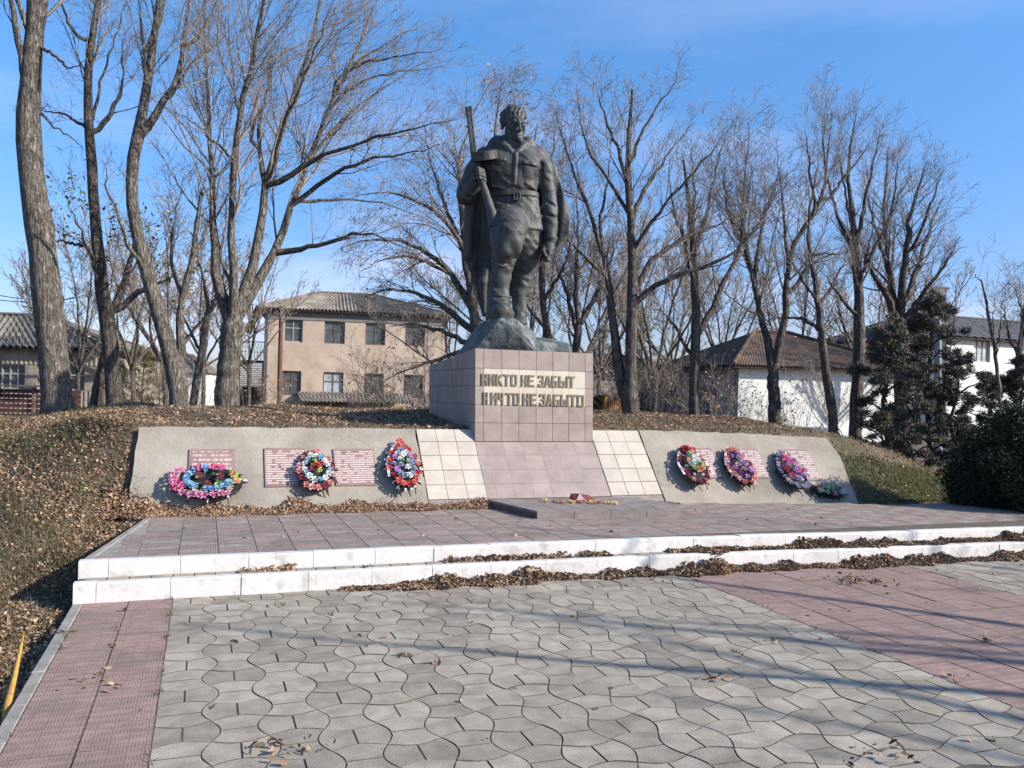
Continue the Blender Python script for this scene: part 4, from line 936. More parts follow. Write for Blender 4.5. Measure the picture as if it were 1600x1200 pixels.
st = thing('soldier_statue', base, 'dark bronze statue of a bareheaded soldier holding a gun, cape behind him', 'statue')
B = SDF((-96, -86, 95), (76, 48, 462), 1.02)
z_ = lambda py: 613-py
# torso and tunic
B.loft([(z_(y), x-800, cy, a, b) for y, x, cy, a, b in ((216, 799, 6, 15, 12), (224, 799, 5, 25, 15), (229, 800, 3, 36, 18), (236, 799, 1, 42, 21), (248, 799, -2, 44, 25), (262, 800, -3, 43, 28), (280, 800, -2, 41.5, 27), (297, 802, 0, 38, 25), (306, 803, 0, 36.5, 23.5), (314, 804, 0, 37.5, 25), (335, 807, 0, 39.5, 27), (361, 808, 0, 41.5, 27))], k=3, p=2.3)
# chest muscle / cloth volume
B.ell(Q(779, 255, -18), (19, 11, 18), 8).ell(Q(823, 255, -18), (19, 11, 18), 8).ell(Q(801, 285, -16), (30, 10, 14), 8)
# trapezius, neck, hood lying round the neck
B.cap(Q(800, 232, 4), Q(801, 202, -1), 15, 12.5, 4)
B.ell(Q(776, 222, 5), (13, 14, 10.5), 5, ry=-.45).ell(Q(824, 223, 5), (12, 13, 10), 5, ry=.5).cap(Q(766, 223, 2), Q(776, 215, 12), 4, 5, 5).cap(Q(832, 225, 2), Q(824, 216, 12), 4, 4.5, 5).ell(Q(800, 217, 20), (23, 11, 10), 4)
B.ell(Q(786, 226, -8), (10, 11, 7), 3, ry=.5).ell(Q(816, 226, -8), (9, 10, 7), 3, ry=-.5)
B.chain([Q(783, 224, -14), Q(795, 232, -21), Q(803, 241, -25)], [4.5, 4, 2.5], 2).chain([Q(821, 224, -13), Q(812, 232, -20), Q(805, 241, -25)], [4.5, 4, 2.5], 2)
B.ell(Q(803, 227, -16), (8, 6, 9), 2, '-')
B.cap(Q(801, 226, 0), Q(802, 204, -3), 12.5, 12, 2)
# head
B.ell(Q(802, 185, 1), (17, 21, 19.5), 2)
B.ell(Q(805, 198, -7), (12.3, 14, 19), 4)
B.ell(Q(808.5, 214, -13), (7.5, 7, 6), 4).cap(Q(800, 200, -8), Q(804, 212, -12), 6, 5, 4)
B.cap(Q(793, 204, -3), Q(807, 215, -10), 5, 4.6, 3).cap(Q(816, 203, -4), Q(809, 215, -10), 4.5, 4.6, 3)
B.ell(Q(808, 183, -15), (11, 6, 7), 3)
B.ell(Q(803, 193, -22.5), (4.6, 4.2, 3.4), 1.5, '-').ell(Q(815.5, 193.5, -20), (4.2, 4.4, 3.2), 1.5, '-')
B.ell(Q(803.5, 193.5, -18.5), (3.2, 2.6, 2.2), .8).ell(Q(815.5, 194, -16.5), (3., 2.6, 2.1), .8)
B.chain([Q(797, 189.5, -17), Q(803, 188, -21), Q(808, 189.5, -22)], [1.8, 2.2, 1.8], 1.2).chain([Q(820, 190, -13), Q(816, 188.5, -18.5), Q(811, 189.5, -21.5)], [1.6, 2.1, 1.8], 1.2)
B.chain([Q(810, 187, -21), Q(811.5, 195, -24), Q(812.5, 201.5, -27)], [2.2, 2.3, 2.8], 1.5).ell(Q(810, 202, -21.5), (2.2, 2.2, 1.6), 1).ell(Q(815, 202, -20.5), (2., 2.2, 1.6), 1)
B.ell(Q(798, 198, -14), (4, 4, 4), 4).ell(Q(817.5, 198, -12), (3, 3.5, 4), 4)
B.ell(Q(808.5, 208, -13), (6.5, 6, 5), 4)
B.cap(Q(805.5, 208.8, -17.2), Q(814, 208.9, -16.4), 1.5, 1.3, 1.4).cap(Q(806.5, 212.2, -17), Q(813, 212.3, -16.2), 1.7, 1.5, 1.2)
B.chain([Q(804, 212, -18.6), Q(809.5, 210.4, -20), Q(815, 212, -17.6)], [.9, .9, .9], .6, '-')
B.ell(Q(784.2, 194, 1), (3, 5, 7.2), 1.5, rx=.2).ell(Q(782, 194.5, -2), (1.5, 2.5, 3.6), .8, '-')
for (a, b_, r) in (((784, 186, -2), (789, 172, -6), 5.5), ((786, 178, 4), (797, 166, 4), 7), ((790, 175, -10), (797, 167, -13), 5), ((797, 173, -15), (802, 166, -13), 4.2), ((803, 175, -17), (807, 167, -14), 4), ((809, 175, -17), (813, 168, -13), 4), ((815, 177, -14), (817, 169, -8), 4), ((819, 181, -8), (818, 172, 0), 4.5), ((805, 169, -6), (812, 168, 4), 6), ((796, 167, -3), (806, 166, 0), 5.5), ((786, 188, 10), (796, 176, 16), 7)):
    B.cap(Q(*a), Q(*b_), r*.9, r*.7, 1.4)
for x in (793, 800, 806, 812): B.cap(Q(x, 178, -20), Q(x+3, 166, -14), 1., .9, .8, '-')
# left arm (image right) hanging, fist
B.chain([Q(840, 244, 3), Q(849, 262, 3), Q(856, 300, 3)], [15, 14.5, 12.3], 4)
B.chain([Q(856, 298, 2), Q(858.5, 325, -2), Q(860, 352, -5), Q(860, 374, -8)], [12.4, 12.4, 11, 9.8], 3)
B.ell(Q(860, 372, -8), (11.2, 11, 4.5), 1.5)
B.ell(Q(857, 389, -10), (9.8, 10, 13), 3)
for i in range(4):
    yb = 391+i*4.4
    B.chain([Q(863.5-i*1.2, yb-3, -13), Q(858-i*.8, yb+1.5, -19.5), Q(850.5-i*.2, yb, -16)], [3.6, 3.7, 3.2], .9)
B.chain([Q(851, 383, -12), Q(848.5, 391, -19), Q(852, 399, -22)], [3.6, 3.3, 2.7], 1)
# right arm (image left) bent, hand closed on the gun
B.chain([Q(757, 244, 3), Q(741, 268, 6), Q(729, 299, 6)], [15.5, 15.5, 15], 4)
B.ell(Q(729, 301, 2), (16.5, 18, 19), 4, ry=.3)
B.chain([Q(731, 303, -2), Q(739, 290, -14), Q(744, 279, -22)], [14.5, 12.5, 9.8], 3)
B.ell(Q(741, 288, -17), (12.5, 12, 5), 1.5, ry=-.5, rx=.5)
B.ell(Q(745, 270, -24), (8, 8, 10.5), 3)
for i in range(4): B.chain([Q(738.5+i*.8, 263+i*5.2, -28), Q(746+i*.8, 262+i*5.2, -40), Q(754+i*.8, 265+i*5.2, -37), Q(755+i*.8, 267+i*5.2, -31)], [3.2, 3.3, 3.1, 2.8], .9)
B.chain([Q(742, 276, -27), Q(739, 264, -35), Q(742, 256, -38)], [3.8, 3.4, 2.8], 1)
# hanging sling below the hand
B.chain([Q(752, 286, -30), Q(757, 300, -34), Q(758, 312, -34)], [3.6, 4.2, 3], 1.5)
# raised leg (image left)
B.chain([Q(792, 345, -4), Q(794, 352, -32), Q(797, 366, -60)], [27, 26, 22], 6)
B.chain([Q(797, 366, -62), Q(791, 388, -59), Q(787, 408, -53)], [21, 20, 16.5], 5)
B.ell(Q(804, 379, -67), (12.5, 13, 18), 4, ry=-.2)
B.ell(Q(776, 374, -48), (12, 18, 20), 6)
B.loft([(float(Q(x, y, cy)[2]), float(Q(x, y, cy)[0]), cy, a, b) for y, x, cy, a, b in ((408, 786, -52, 16.8, 16.5), (414, 785.5, -52, 17, 16.5), (432, 782, -50, 16.2, 15.8), (452, 779.5, -48, 15.6, 15), (466, 779, -48, 17.5, 16), (478, 780, -50, 18.6, 21), (489, 781.5, -53, 21, 25), (494, 781.5, -53, 21.5, 26), (500, 781.5, -53, 21.5, 26))], k=1.5, p=2.3)
B.ell(Q(781, 464, -48), (18.6, 17.6, 4), 1.5, ry=.1).ell(Q(782, 473, -52), (18, 19, 3.5), 1.5, ry=-.12)
B.ell(Q(783, 484, -69), (15, 14, 10), 5)
# standing leg (image right)
B.loft([(z_(y)*(1+cy/1300), x-800, cy, a, b) for y, x, cy, a, b in ((340, 820, 2, 27.5, 25), (362, 820, 2, 28, 25), (384, 821, 2, 26.5, 23), (400, 822.5, 4, 23, 21), (420, 820.5, 6, 19, 18), (440, 816, 8, 17, 16), (463, 812, 9, 15, 14.5))], k=4)
B.loft([(z_(y), x-800, cy, a, b) for y, x, cy, a, b in ((460, 812, 8, 12.8, 13), (480, 812, 8, 11.8, 12.5), (494, 812, 6, 11.5, 14), (507, 812, 0, 12, 21))], k=.8, p=2.4)
B.ell(Q(793, 356, -20), (28.5, 30, 27), 9).ell(Q(785, 344, -14), (23, 26, 20), 8)
B.cap(Q(814, 356, -42), Q(819, 400, -24), 3, 2.4, 5, '-').cap(Q(812, 398, -34), Q(801, 458, -28), 3, 2.5, 3, '-')
B.ell(Q(786, 403, -51), (17, 15, 16), 6)
# tunic skirt hem rolled over the thigh
B.chain([Q(778, 326, -24), Q(792, 333, -33), Q(806, 341, -32), Q(822, 352, -28), Q(846, 360, -8)], [3.2, 3.6, 3.2, 2.4, 2], 2.5)
B.chain([Q(776, 318, -23), Q(792, 322, -28), Q(808, 330, -29)], [3, 3.4, 2], 3)
# tunic details
B.emboss(Q(804, 262, -28), (3.6, 14, 26), 1.2, 1.0, -.06)
B.emboss(Q(801, 262, -28), (.8, 14, 26), -.9, 1.0, -.06).emboss(Q(807.6, 262, -28), (.8, 14, 26), -.7, 1.0, -.06)
B.emboss(Q(828, 254.5, -26), (11, 14, 3.4), 1.3, 1., -.16).emboss(Q(828, 259.5, -26), (11, 14, .9), -1.1, .9, -.16).emboss(Q(828, 268, -26), (10, 14, 9), .6, 1.2, -.1)
B.emboss(Q(778, 249, -26), (11, 14, 3.4), 1.2, 1., .08).emboss(Q(778, 254, -26), (11, 14, .8), -1., .9, .08)
for (a, b_, r) in (((770, 290, -24), (796, 297, -24), 1.6), ((812, 320, -26), (840, 334, -17), 1.6), ((822, 286, -27), (836, 294, -20), 1.3)):
    B.cap(Q(a[0], a[1], a[2]+2), Q(b_[0], b_[1], b_[2]+2), r*1.3, r*.8, 4.5)
for (a, b_) in (((846, 256, -12), (842, 292, -10)), ((850, 312, -14), (868, 322, -12)), ((852, 334, -15), (870, 340, -12)), ((851, 302, -12), (868, 299, -10)), ((783, 396, -66), (806, 404, -62)), ((812, 392, -24), (834, 410, -14)), ((806, 420, -12), (826, 432, -10)), ((716, 290, -10), (736, 310, -14))):
    B.cap(Q(*a), Q(*b_), 1.5, .9, 4.5, '-')

B.chain([Q(767, 410, -62), Q(784, 415, -71), Q(802, 413, -60)], [1.5, 1.7, 1.5], .8)
sl_, (X_, Y_2, Z_) = B.sub((-96, -86, 108), (76, 48, z_(232)))
B.D[sl_] += .55*np.sin(.20*X_+.33*Z_+1.6*np.sin(.10*Z_+.07*X_))*np.sin(.11*X_-.06*Z_+.15*Y_2+1)
body = sobj('body', B, M_bronze, st)
# belt
Bt = SDF((-50, -40, 296), (50, 34, 318), 1.2)
Bt.loft([(z_(y), 3, 0, a, b) for y, a, b in ((301.5, 39, 26.6), (310.5, 39.2, 26.8))], k=.5, p=2.3); belt = sobj('belt', Bt, M_bronze, st)
bk = MB()
def sbox(mb, c, hw, rot=0.):
    cs_, sn_ = math.cos(rot), math.sin(rot); P = []
    for dz in (-1, 1):
        for dx, dy in ((-1, -1), (1, -1), (1, 1), (-1, 1)):
            x, z = dx*hw[0], dz*hw[2]; P.append(Vector(s2w(np.array([c[0]+x*cs_-z*sn_, c[1]+dy*hw[1], c[2]+x*sn_+z*cs_])).tolist()))
    mb.hexa(P)
c0 = Q(807.5, 306, -28.5)
for d, h_ in (((0, 0, 5.4), (5.4, 1.6, 1)), ((0, 0, -5.4), (5.4, 1.6, 1)), ((-4.6, 0, 0), (1, 1.6, 5)), ((4.6, 0, 0), (1, 1.6, 5)), ((0, 0, 0), (.8, 1.3, 4.6)), ((2, 0, 0), (3, 1.2, .7))): sbox(bk, c0+np.array(d), h_)
bk.build('buckle', M_bronze, belt, bevel=.003)
# cape
Cp = SDF((-84, -30, 112), (102, 62, 398), 1.5)
rows_ = [(226, 762, 838), (240, 754, 856), (262, 748, 868), (296, 738, 878), (320, 732, 885), (345, 729, 890.5), (362, 727, 888), (384, 726, 872), (402, 727, 850), (420, 732, 838), (434, 741, 815), (455, 744, 800), (475, 748, 790), (493, 755, 778)]
Cp.loft([(z_(y)*1.012, (l_+r_)/2-800, 15+(.05*(y-226)), (r_-l_)/2*1.03, 7.5) for y, l_, r_ in rows_], k=.5, p=3.2, bend=-5, fold=lambda X, Z: 2.6*np.sin(X*.16+Z*.012)*np.clip((400-Z)/150, 0, 1)+1.3*np.sin(X*.33-Z*.03))
Cp.cap(Q(752, 250, 8), Q(735, 320, 10), 9, 7, 5).cap(Q(735, 320, 10), Q(731, 400, 12), 7, 6, 5)
Cp.chain([Q(762, 412, 4), Q(755, 440, 2), Q(757, 488, 4)], [6, 7, 3], 4)
sobj('cape', Cp, M_bronze, st)
# gun
ga, gb_ = Q(731, 166, -30), Q(741, 250, -33); gc = Q(758, 300, -36); gd = Q(768, 332, -42); ge = Q(772.5, 352, -46)
G = SDF((-82, -62, 250), (-18, -14, 450), 1.0)
_a = (gb_-ga)/np.linalg.norm(gb_-ga); _x = np.cross(_a, [0, 1, 0]); _x /= np.linalg.norm(_x); _y = np.cross(_a, _x); G.box((ga+gb_)/2, (5.0, 4.4, np.linalg.norm(gb_-ga)/2), .5, '+', np.stack([_x, _y, _a], 1)).box(ga+_a*3, (5.7, 5.0, 3.2), .4, '+', np.stack([_x, _y, _a], 1))
for i in range(6):
    c_ = ga+(gb_-ga)*(.12+.13*i); G.box(c_+np.array([1.5, -4.6, 0]), (1.1, 1.0, 3.4), .5, '-')
G.cap(gb_, gc, 5.2, 5.6, 1.5).cap(gc, gd, 5.6, 7.2, 2).cap(gd, ge, 7.2, 8.6, 2, sq=(1, .8, 1))
gun = sobj('submachine_gun', G, M_bronze, st)
ax = (gb_-ga)/np.linalg.norm(gb_-ga); dc = Q(756, 242.5, -31)
b = MB(); ax = np.array([ax[0], .29, ax[2]]); ax /= np.linalg.norm(ax); A_ = Vector(s2w(dc-ax*7.4).tolist()); C_ = Vector(s2w(dc+ax*6.6).tolist()); dd = (C_-A_)
b.tube([A_, A_+dd*.06, C_-dd*.06, C_], [19*KS, 20.5*KS, 20.5*KS, 19*KS], 32); b.build('drum_magazine', M_bronze, gun)
# rock under the boots
import bmesh
def hull_rock(name, pts, parent, seed, amp=.012, cuts=4):
    bm = bmesh.new()
    for p in pts: bm.verts.new(s2w(Q(*p)).tolist())
    r = bmesh.ops.convex_hull(bm, input=bm.verts[:]); junk = [e for e in r['geom_interior'] if isinstance(e, bmesh.types.BMVert)]
    bmesh.ops.delete(bm, geom=junk, context='VERTS'); bmesh.ops.triangulate(bm, faces=bm.faces[:])
    bmesh.ops.subdivide_edges(bm, edges=bm.edges[:], cuts=cuts, use_grid_fill=True)
    from mathutils import noise
    for v_ in bm.verts:
        n = noise.noise_vector(v_.co*4+Vector((seed, 0, 0))); v_.co += n*amp*1.6+noise.noise_vector(v_.co*13)*amp*.5
    me = bpy.data.meshes.new(name); bm.to_mesh(me); bm.free(); me.materials.append(M_rock); me.transform(Matrix.Translation(-wpos(parent)))
    return link(name, me, parent, wpos(parent))
hull_rock('rock_base', [(762, 498, -78), (781, 497, -84), (804, 498, -78), (826, 511, -20), (815, 508, 25), (765, 503, 20), (741, 515, 10), (745, 512, -40), (757, 503, -66), (836, 520, -50), (838, 527, 10), (826, 511, -30), (715, 556, 40), (713, 558, -10), (722, 542, 30), (742, 549, -74), (730, 535, -30), (740, 538, -70), (838, 552, -74), (842, 552, 50), (820, 512, -72), (826, 528, -76)], st, 3)
hull_rock('rock_ledge', [(822, 529, -62), (822, 527, -30), (850, 533, -54), (888, 540, -42), (893, 541, 20), (888, 537, 40), (830, 524, 40), (893, 556, -43), (896, 556, 40), (822, 552, -66), (822, 552, 50), (870, 533, -10)], st, 9)
# ------------------------------------------------------------------ bare trees
def nrmz(a): return a/(np.linalg.norm(a, axis=-1, keepdims=True)+1e-9)
def tubes(P, R, k):
    """P (n,s,3), R (n,s) -> verts, quads"""
    n, s, _ = P.shape; T = np.empty_like(P); T[:, 1:-1] = P[:, 2:]-P[:, :-2]; T[:, 0] = P[:, 1]-P[:, 0]; T[:, -1] = P[:, -1]-P[:, -2]; T = nrmz(T)
    ref = np.where(np.abs(T[:, :1, 2:3]) < .8, np.array([[[0, 0, 1.]]]), np.array([[[1., 0, 0]]])); ref = np.broadcast_to(ref, T.shape)
    A = nrmz(np.cross(T, ref)); B_ = np.cross(T, A)
    an = np.arange(k)*2*np.pi/k
    V = P[:, :, None]+R[:, :, None, None]*(A[:, :, None]*np.cos(an)[None, None, :, None]+B_[:, :, None]*np.sin(an)[None, None, :, None])
    i = (np.arange(n)[:, None, None]*s+np.arange(s-1)[None, :, None])*k; j = np.arange(k)[None, None, :]; q = (j+1) % k
    Fq = np.stack([i+j, i+q, i+k+q, i+k+j], -1).reshape(-1, 4)
    return V.reshape(-1, 3), Fq
def resample(pts, rs, s, jit=0.):
    pts = np.array(pts, float); d = np.r_[0, np.cumsum(np.linalg.norm(np.diff(pts, axis=0), axis=1))]; t = np.linspace(0, d[-1], s)
    # smooth (Catmull) through the points by interpolating then relaxing
    P = np.stack([np.interp(t, d, pts[:, i]) for i in range(3)], 1)
    for _ in range(2): P[1:-1] = .25*P[:-2]+.5*P[1:-1]+.25*P[2:]
    R = np.interp(t, d, rs)
    if jit: P[1:-1] += rng.normal(0, jit, (s-2, 3))
    return P, R
def children(P, R, per_m, lf, ang, up, s, rmin, t0=.2, rf=.55, lmin=.25, wob=.18, lmax=9., droop=0.):
    n, S, _ = P.shape; L_ = np.linalg.norm(np.diff(P, axis=1), axis=2).sum(1)
    cnt = np.maximum(1, rng.poisson(per_m*L_)); par = np.repeat(np.arange(n), cnt); m_ = len(par)
    t = t0+(1-t0)*rng.uniform(0, 1, m_)**.85; f = t*(S-1); i = np.minimum(f.astype(int), S-2); w = (f-i)[:, None]
    st_ = P[par, i]*(1-w)+P[par, i+1]*w; r0 = R[par, i]*(1-w[:, 0])+R[par, i+1]*w[:, 0]
    T = nrmz(P[par, i+1]-P[par, i]); rn = nrmz(rng.normal(0, 1, (m_, 3))); perp = nrmz(rn-(rn*T).sum(1, keepdims=True)*T)
    a = rng.normal(ang, .2, m_)[:, None]; D = nrmz(T*np.cos(a)+perp*np.sin(a)+np.array([0, 0, up]))
    Lc = np.clip(L_[par]*lf*(1.15-.75*t)*rng.uniform(.6, 1.3, m_), lmin, lmax)
    rr = np.clip(r0*rf*rng.uniform(.6, 1.1, m_), rmin, None)
    Pc = np.empty((m_, s, 3)); Pc[:, 0] = st_; d = D.copy()
    for q in range(1, s):
        d = nrmz(d+rng.normal(0, wob, (m_, 3))+np.array([0, 0, up*.45-droop*q/s])); Pc[:, q] = Pc[:, q-1]+d*(Lc/(s-1))[:, None]
    Rc = rr[:, None]*np.linspace(1, .28, s)[None]; Rc = np.maximum(Rc, rmin*.55)
    return Pc, Rc
NT = [0]; DK = [1.]
DM = (2.0, 2.1, 1.7)
def make_tree(name, label, group, trunks, limbs, dens=(2.2, 3.2, 4.2), lens=(.42, .42, .45), rmin=.0035, up=.35, barkm=None, twm=None, levels=3, trunk_name='trunk', leaves=None, droop=0., ang=.75, t0=.22, cat='tree'):
    barkm = barkm or M_bark; twm = twm or M_twig
    b0 = trunks[0][0][0]; th_ = thing(name, b0, label, cat, group)
    Vs, Fs, n0 = [], [], 0
    allP, allR = [], []
    for pts, rs in trunks:
        P, R = resample(pts, rs, 22, .006); R[-3:] *= np.array([.85, .6, .25]) if rs[-1] < rs[1]*.55 else np.array([.95, .82, .6]); Vt, Ft = tubes(P[None], (R*(1+rng.normal(0, .035, len(R))))[None], 12); Vs.append(Vt); Fs.append(Ft+n0); n0 += len(Vt)
    allP = []; allR = []; skel = [resample(p_, r_, 40)[0] for p_, r_ in trunks]
    for pts, rs in limbs:
        P, R = resample(pts, rs, 16, .015)
        if skel:     # join the limb to whatever it grows from
            K = np.concatenate(skel); dd = np.hypot(K[:, 0]-P[0, 0], K[:, 2]-P[0, 2]); k_ = int(dd.argmin())
            if dd[k_] < .5: P[:, 1] += K[k_, 1]-P[0, 1]; P[0] = K[k_]; P[1] = .5*P[1]+.25*P[0]+.25*P[2]
        skel.append(P[:-3]); allP.append(P); allR.append(R)
    for pts, rs in trunks:
        if rs[-1] < rs[1]*.55:
            P, R = resample(pts, rs, 22); P, R = resample(P[11:], R[11:], 16); allP.append(P); allR.append(R*.9)
    P = np.stack(allP); R = np.stack(allR); Vt, Ft = tubes(P, R*(1+rng.normal(0, .03, R.shape)), 8); Vs.append(Vt); Fs.append(Ft+n0)
    put(trunk_name, np.concatenate(Vs), np.concatenate(Fs), barkm, th_, smooth=True)
    Vs, Fs, n0 = [], [], 0
    segs = (8, 5, 3); sid = (4, 3, 3)
    for lv in range(levels):
        P, R = children(P, R, dens[lv]*DM[lv]*DK[0], lens[lv], (ang*.92, ang*.9, ang*.9)[lv], up*(.5, .35, .2)[lv], segs[lv], rmin, t0 if lv == 0 else .12, (.34, .5, .6)[lv], (.5, .3, .16)[lv], (.115, .17, .2)[lv], (3.6, 1.5, .65)[lv], droop)
        Vt, Ft = tubes(P, R, sid[lv]); Vs.append(Vt); Fs.append(Ft+n0); n0 += len(Vt); NT[0] += len(Ft)
    tips = P[:, -1]
    put('crown', np.concatenate(Vs), np.concatenate(Fs), twm, th_)
    if leaves:
        nL, mt, sz, box_ = leaves; q = tips[rng.integers(0, len(tips), nL)]
        if box_ is not None: q = q[box_(q)]
        if len(q): scatter('leaf_cluster', q+rng.normal(0, .05, q.shape), sz, 1.2, mt, kind='stuff', parent=th_)
    return th_
def limb(Y, pts, slope=None, w_end=None):
    """pixel path with widths (px) -> world path + radii; the limb also leans toward or away from the viewer"""
    sl = rng.uniform(-.45, .45) if slope is None else slope; P = []; R = []; p0 = at(pts[0][0], pts[0][1], Y)
    for q in pts:
        p = at(q[0], q[1], Y); d = (p-p0).length; p = at(q[0], q[1], Y+sl*d); P.append(p); R.append(q[2]/2*p.y/F0)
    R = [r_*(.98-.38*k/(len(R)-1)) for k, r_ in enumerate(R)]; R[-1] *= .4; R[-2] *= .85
    return P, R
def trunk(Y, pts, flare=1.25):
    P = [at(q[0], q[1], Y) for q in pts]; R = [q[2]/2*Y/F0 for q in pts]
    gz = HX(P[0].x, P[0].y); b_ = Vector((P[0].x, P[0].y, gz-.12)); 
    if b_.z < P[0].z: P.insert(0, b_); R.insert(0, R[0]*flare)
    else: P[0] = b_; R[0] *= flare
    return P, R
G1 = 'bare trees growing behind the memorial'
Y = 13.2
make_tree('bare_tree', 'thick rough barked tree at the far left edge, leaning left and leaving the frame', G1,
          [trunk(Y, [(92, 652, 42), (84, 560, 42), (72, 450, 44), (58, 330, 40), (46, 250, 37), (38, 190, 34), (50, 100, 29), (58, 0, 27), (70, -120, 22), (80, -260, 17)])],
          [limb(Y, [(38, 130, 14), (28, 60, 11), (18, 0, 9), (0, -120, 6), (-20, -220, 3)]), limb(Y, [(62, -20, 14), (110, -120, 10), (160, -260, 6)], .3), limb(Y, [(48, 60, 9), (5, -60, 7), (-60, -200, 3)], -.3), limb(Y, [(70, -150, 10), (60, -300, 7), (40, -420, 3)], .5), limb(Y, [(52, 170, 6), (95, 205, 4), (140, 235, 2)], .4), limb(Y, [(66, 70, 6), (110, 110, 4), (140, 90, 2)], -.3)], dens=(2.0, 3, 4), rmin=.004)
Y = 15.2
make_tree('bare_tree', 'tall slim tree with greenish leaf remains, second from the left', G1,
          [trunk(Y, [(180, 640, 26), (178, 590, 25), (170, 510, 26), (163, 470, 21), (152, 400, 18), (146, 300, 16), (138, 200, 14), (136, 90, 11), (148, 40, 10), (158, -20, 9), (160, -120, 6)]), trunk(Y+.3, [(146, 640, 17), (156, 590, 14), (168, 535, 12)])],
          [limb(Y, [(172, 500, 15), (190, 455, 13), (205, 410, 10), (212, 350, 7), (205, 280, 5)], .3), limb(Y, [(176, 490, 12), (215, 455, 10), (250, 440, 7), (285, 425, 4)], .4), limb(Y, [(150, 215, 9), (182, 165, 8), (193, 130, 6), (192, 60, 4)]), limb(Y, [(136, 68, 7), (110, 50, 6), (95, 5, 5), (80, -60, 3)]), limb(Y, [(144, 205, 6), (100, 178, 5), (62, 172, 3)], .4),
           limb(Y, [(158, 480, 8), (145, 400, 6), (120, 350, 4), (100, 300, 2)], -.3), limb(Y, [(152, 390, 6), (120, 385, 5), (90, 380, 2)], .3), limb(Y, [(140, 200, 6), (165, 100, 5), (200, -10, 4)], .2)],
          dens=(2.4, 3, 4), leaves=(2200, M_olive, .04, lambda q: (q[:, 2] < 5.2)), barkm=M_bark2)
Y = 13.3
make_tree('bare_tree', 'tree with a forked base and a trunk curving up left, third from the left', G1,
          [trunk(Y, [(282, 640, 27), (274, 580, 26), (262, 540, 25), (240, 460, 22), (218, 390, 20), (203, 310, 18), (205, 250, 18), (215, 218, 18), (225, 160, 14), (238, 80, 12), (250, 0, 10), (255, -120, 6)]), trunk(Y+.1, [(286, 640, 16), (284, 560, 14), (280, 515, 13), (285, 460, 11), (302, 400, 9), (315, 300, 7)])],
          [limb(Y, [(222, 222, 14), (240, 190, 13), (262, 150, 12), (282, 110, 10), (290, 60, 8), (287, 20, 7), (310, -30, 5), (330, -100, 3)], .2), limb(Y, [(288, 60, 7), (305, 30, 6), (325, -5, 5), (350, -80, 3)]), limb(Y, [(230, 130, 8), (222, 60, 7), (215, -30, 5)], -.3), limb(Y, [(236, 90, 8), (262, 30, 6), (280, -60, 4)], .5),
           limb(Y, [(235, 440, 8), (200, 380, 7), (170, 300, 5), (160, 250, 3)], -.4), limb(Y, [(300, 405, 7), (330, 330, 6), (345, 250, 4)], .3), limb(Y, [(262, 150, 6), (300, 90, 5), (340, 60, 3)], .4), limb(Y, [(280, 470, 8), (262, 400, 7), (270, 330, 5), (285, 270, 3)], .4)],
          dens=(2.4, 3, 4))
Y = 13.9
make_tree('bare_tree', 'large many limbed tree with a broad crown, right of the forked base tree', G1,
          [trunk(Y, [(354, 640, 40), (356, 590, 35), (360, 540, 34), (364, 510, 38), (366, 490, 30)])],
          [limb(Y, [(356, 515, 22), (343, 470, 20), (334, 400, 16), (330, 340, 13), (331, 280, 11), (325, 200, 9), (320, 110, 7), (322, 20, 5), (325, -90, 3)], .25),
           limb(Y, [(362, 500, 18), (369, 440, 15), (362, 380, 13), (360, 300, 13), (368, 210, 12), (385, 130, 11), (400, 60, 9), (412, 0, 8), (430, -90, 5), (440, -180, 3)], -.2),
           limb(Y, [(370, 500, 24), (385, 460, 20), (402, 400, 17), (408, 340, 15), (414, 290, 15), (430, 230, 13), (452, 170, 10), (475, 100, 9), (492, 50, 8), (500, -10, 7), (520, -110, 4)], .1),
           limb(Y, [(374, 505, 24), (400, 440, 18), (435, 385, 15), (455, 330, 13), (470, 270, 11), (505, 200, 9), (535, 130, 8), (560, 70, 6), (590, 0, 4)], .35),
           limb(Y, [(418, 295, 12), (450, 265, 10), (490, 240, 9), (540, 222, 7), (600, 203, 6), (660, 192, 4), (715, 178, 3)], -.25), limb(Y, [(455, 295, 9), (500, 255, 8), (560, 228, 7), (620, 222, 5), (690, 200, 3)], -.4),
           limb(Y, [(432, 390, 11), (480, 378, 9), (520, 365, 8), (560, 352, 6), (600, 365, 4), (640, 385, 2)], -.3), limb(Y, [(420, 310, 8), (450, 300, 7), (520, 295, 5), (590, 300, 4), (660, 330, 2)], .3), limb(Y, [(404, 270, 9), (395, 200, 7), (415, 120, 5), (430, 60, 3)], .5),
           limb(Y, [(500, 60, 6), (560, 20, 5), (640, -20, 3)], .2), limb(Y, [(480, 90, 6), (530, 50, 5), (600, 35, 4), (680, 20, 2)], -.2), limb(Y, [(470, 150, 6), (540, 80, 5), (620, 65, 3), (690, 60, 2)], .2), limb(Y, [(460, 270, 6), (530, 190, 5), (600, 130, 4), (670, 90, 2)], .4), limb(Y, [(368, 220, 7), (400, 150, 6), (420, 40, 4)], .5),
           limb(Y, [(416, 290, 7), (440, 180, 6), (480, 90, 5), (520, -20, 3)], -.5), limb(Y, [(366, 445, 6), (345, 400, 5), (360, 340, 4), (352, 300, 2)], .3), limb(Y, [(390, 270, 5), (330, 215, 4), (290, 190, 2)], -.3)],
          dens=(2.6, 3.0, 3.6), lens=(.36, .42, .45))
Y = 17.5
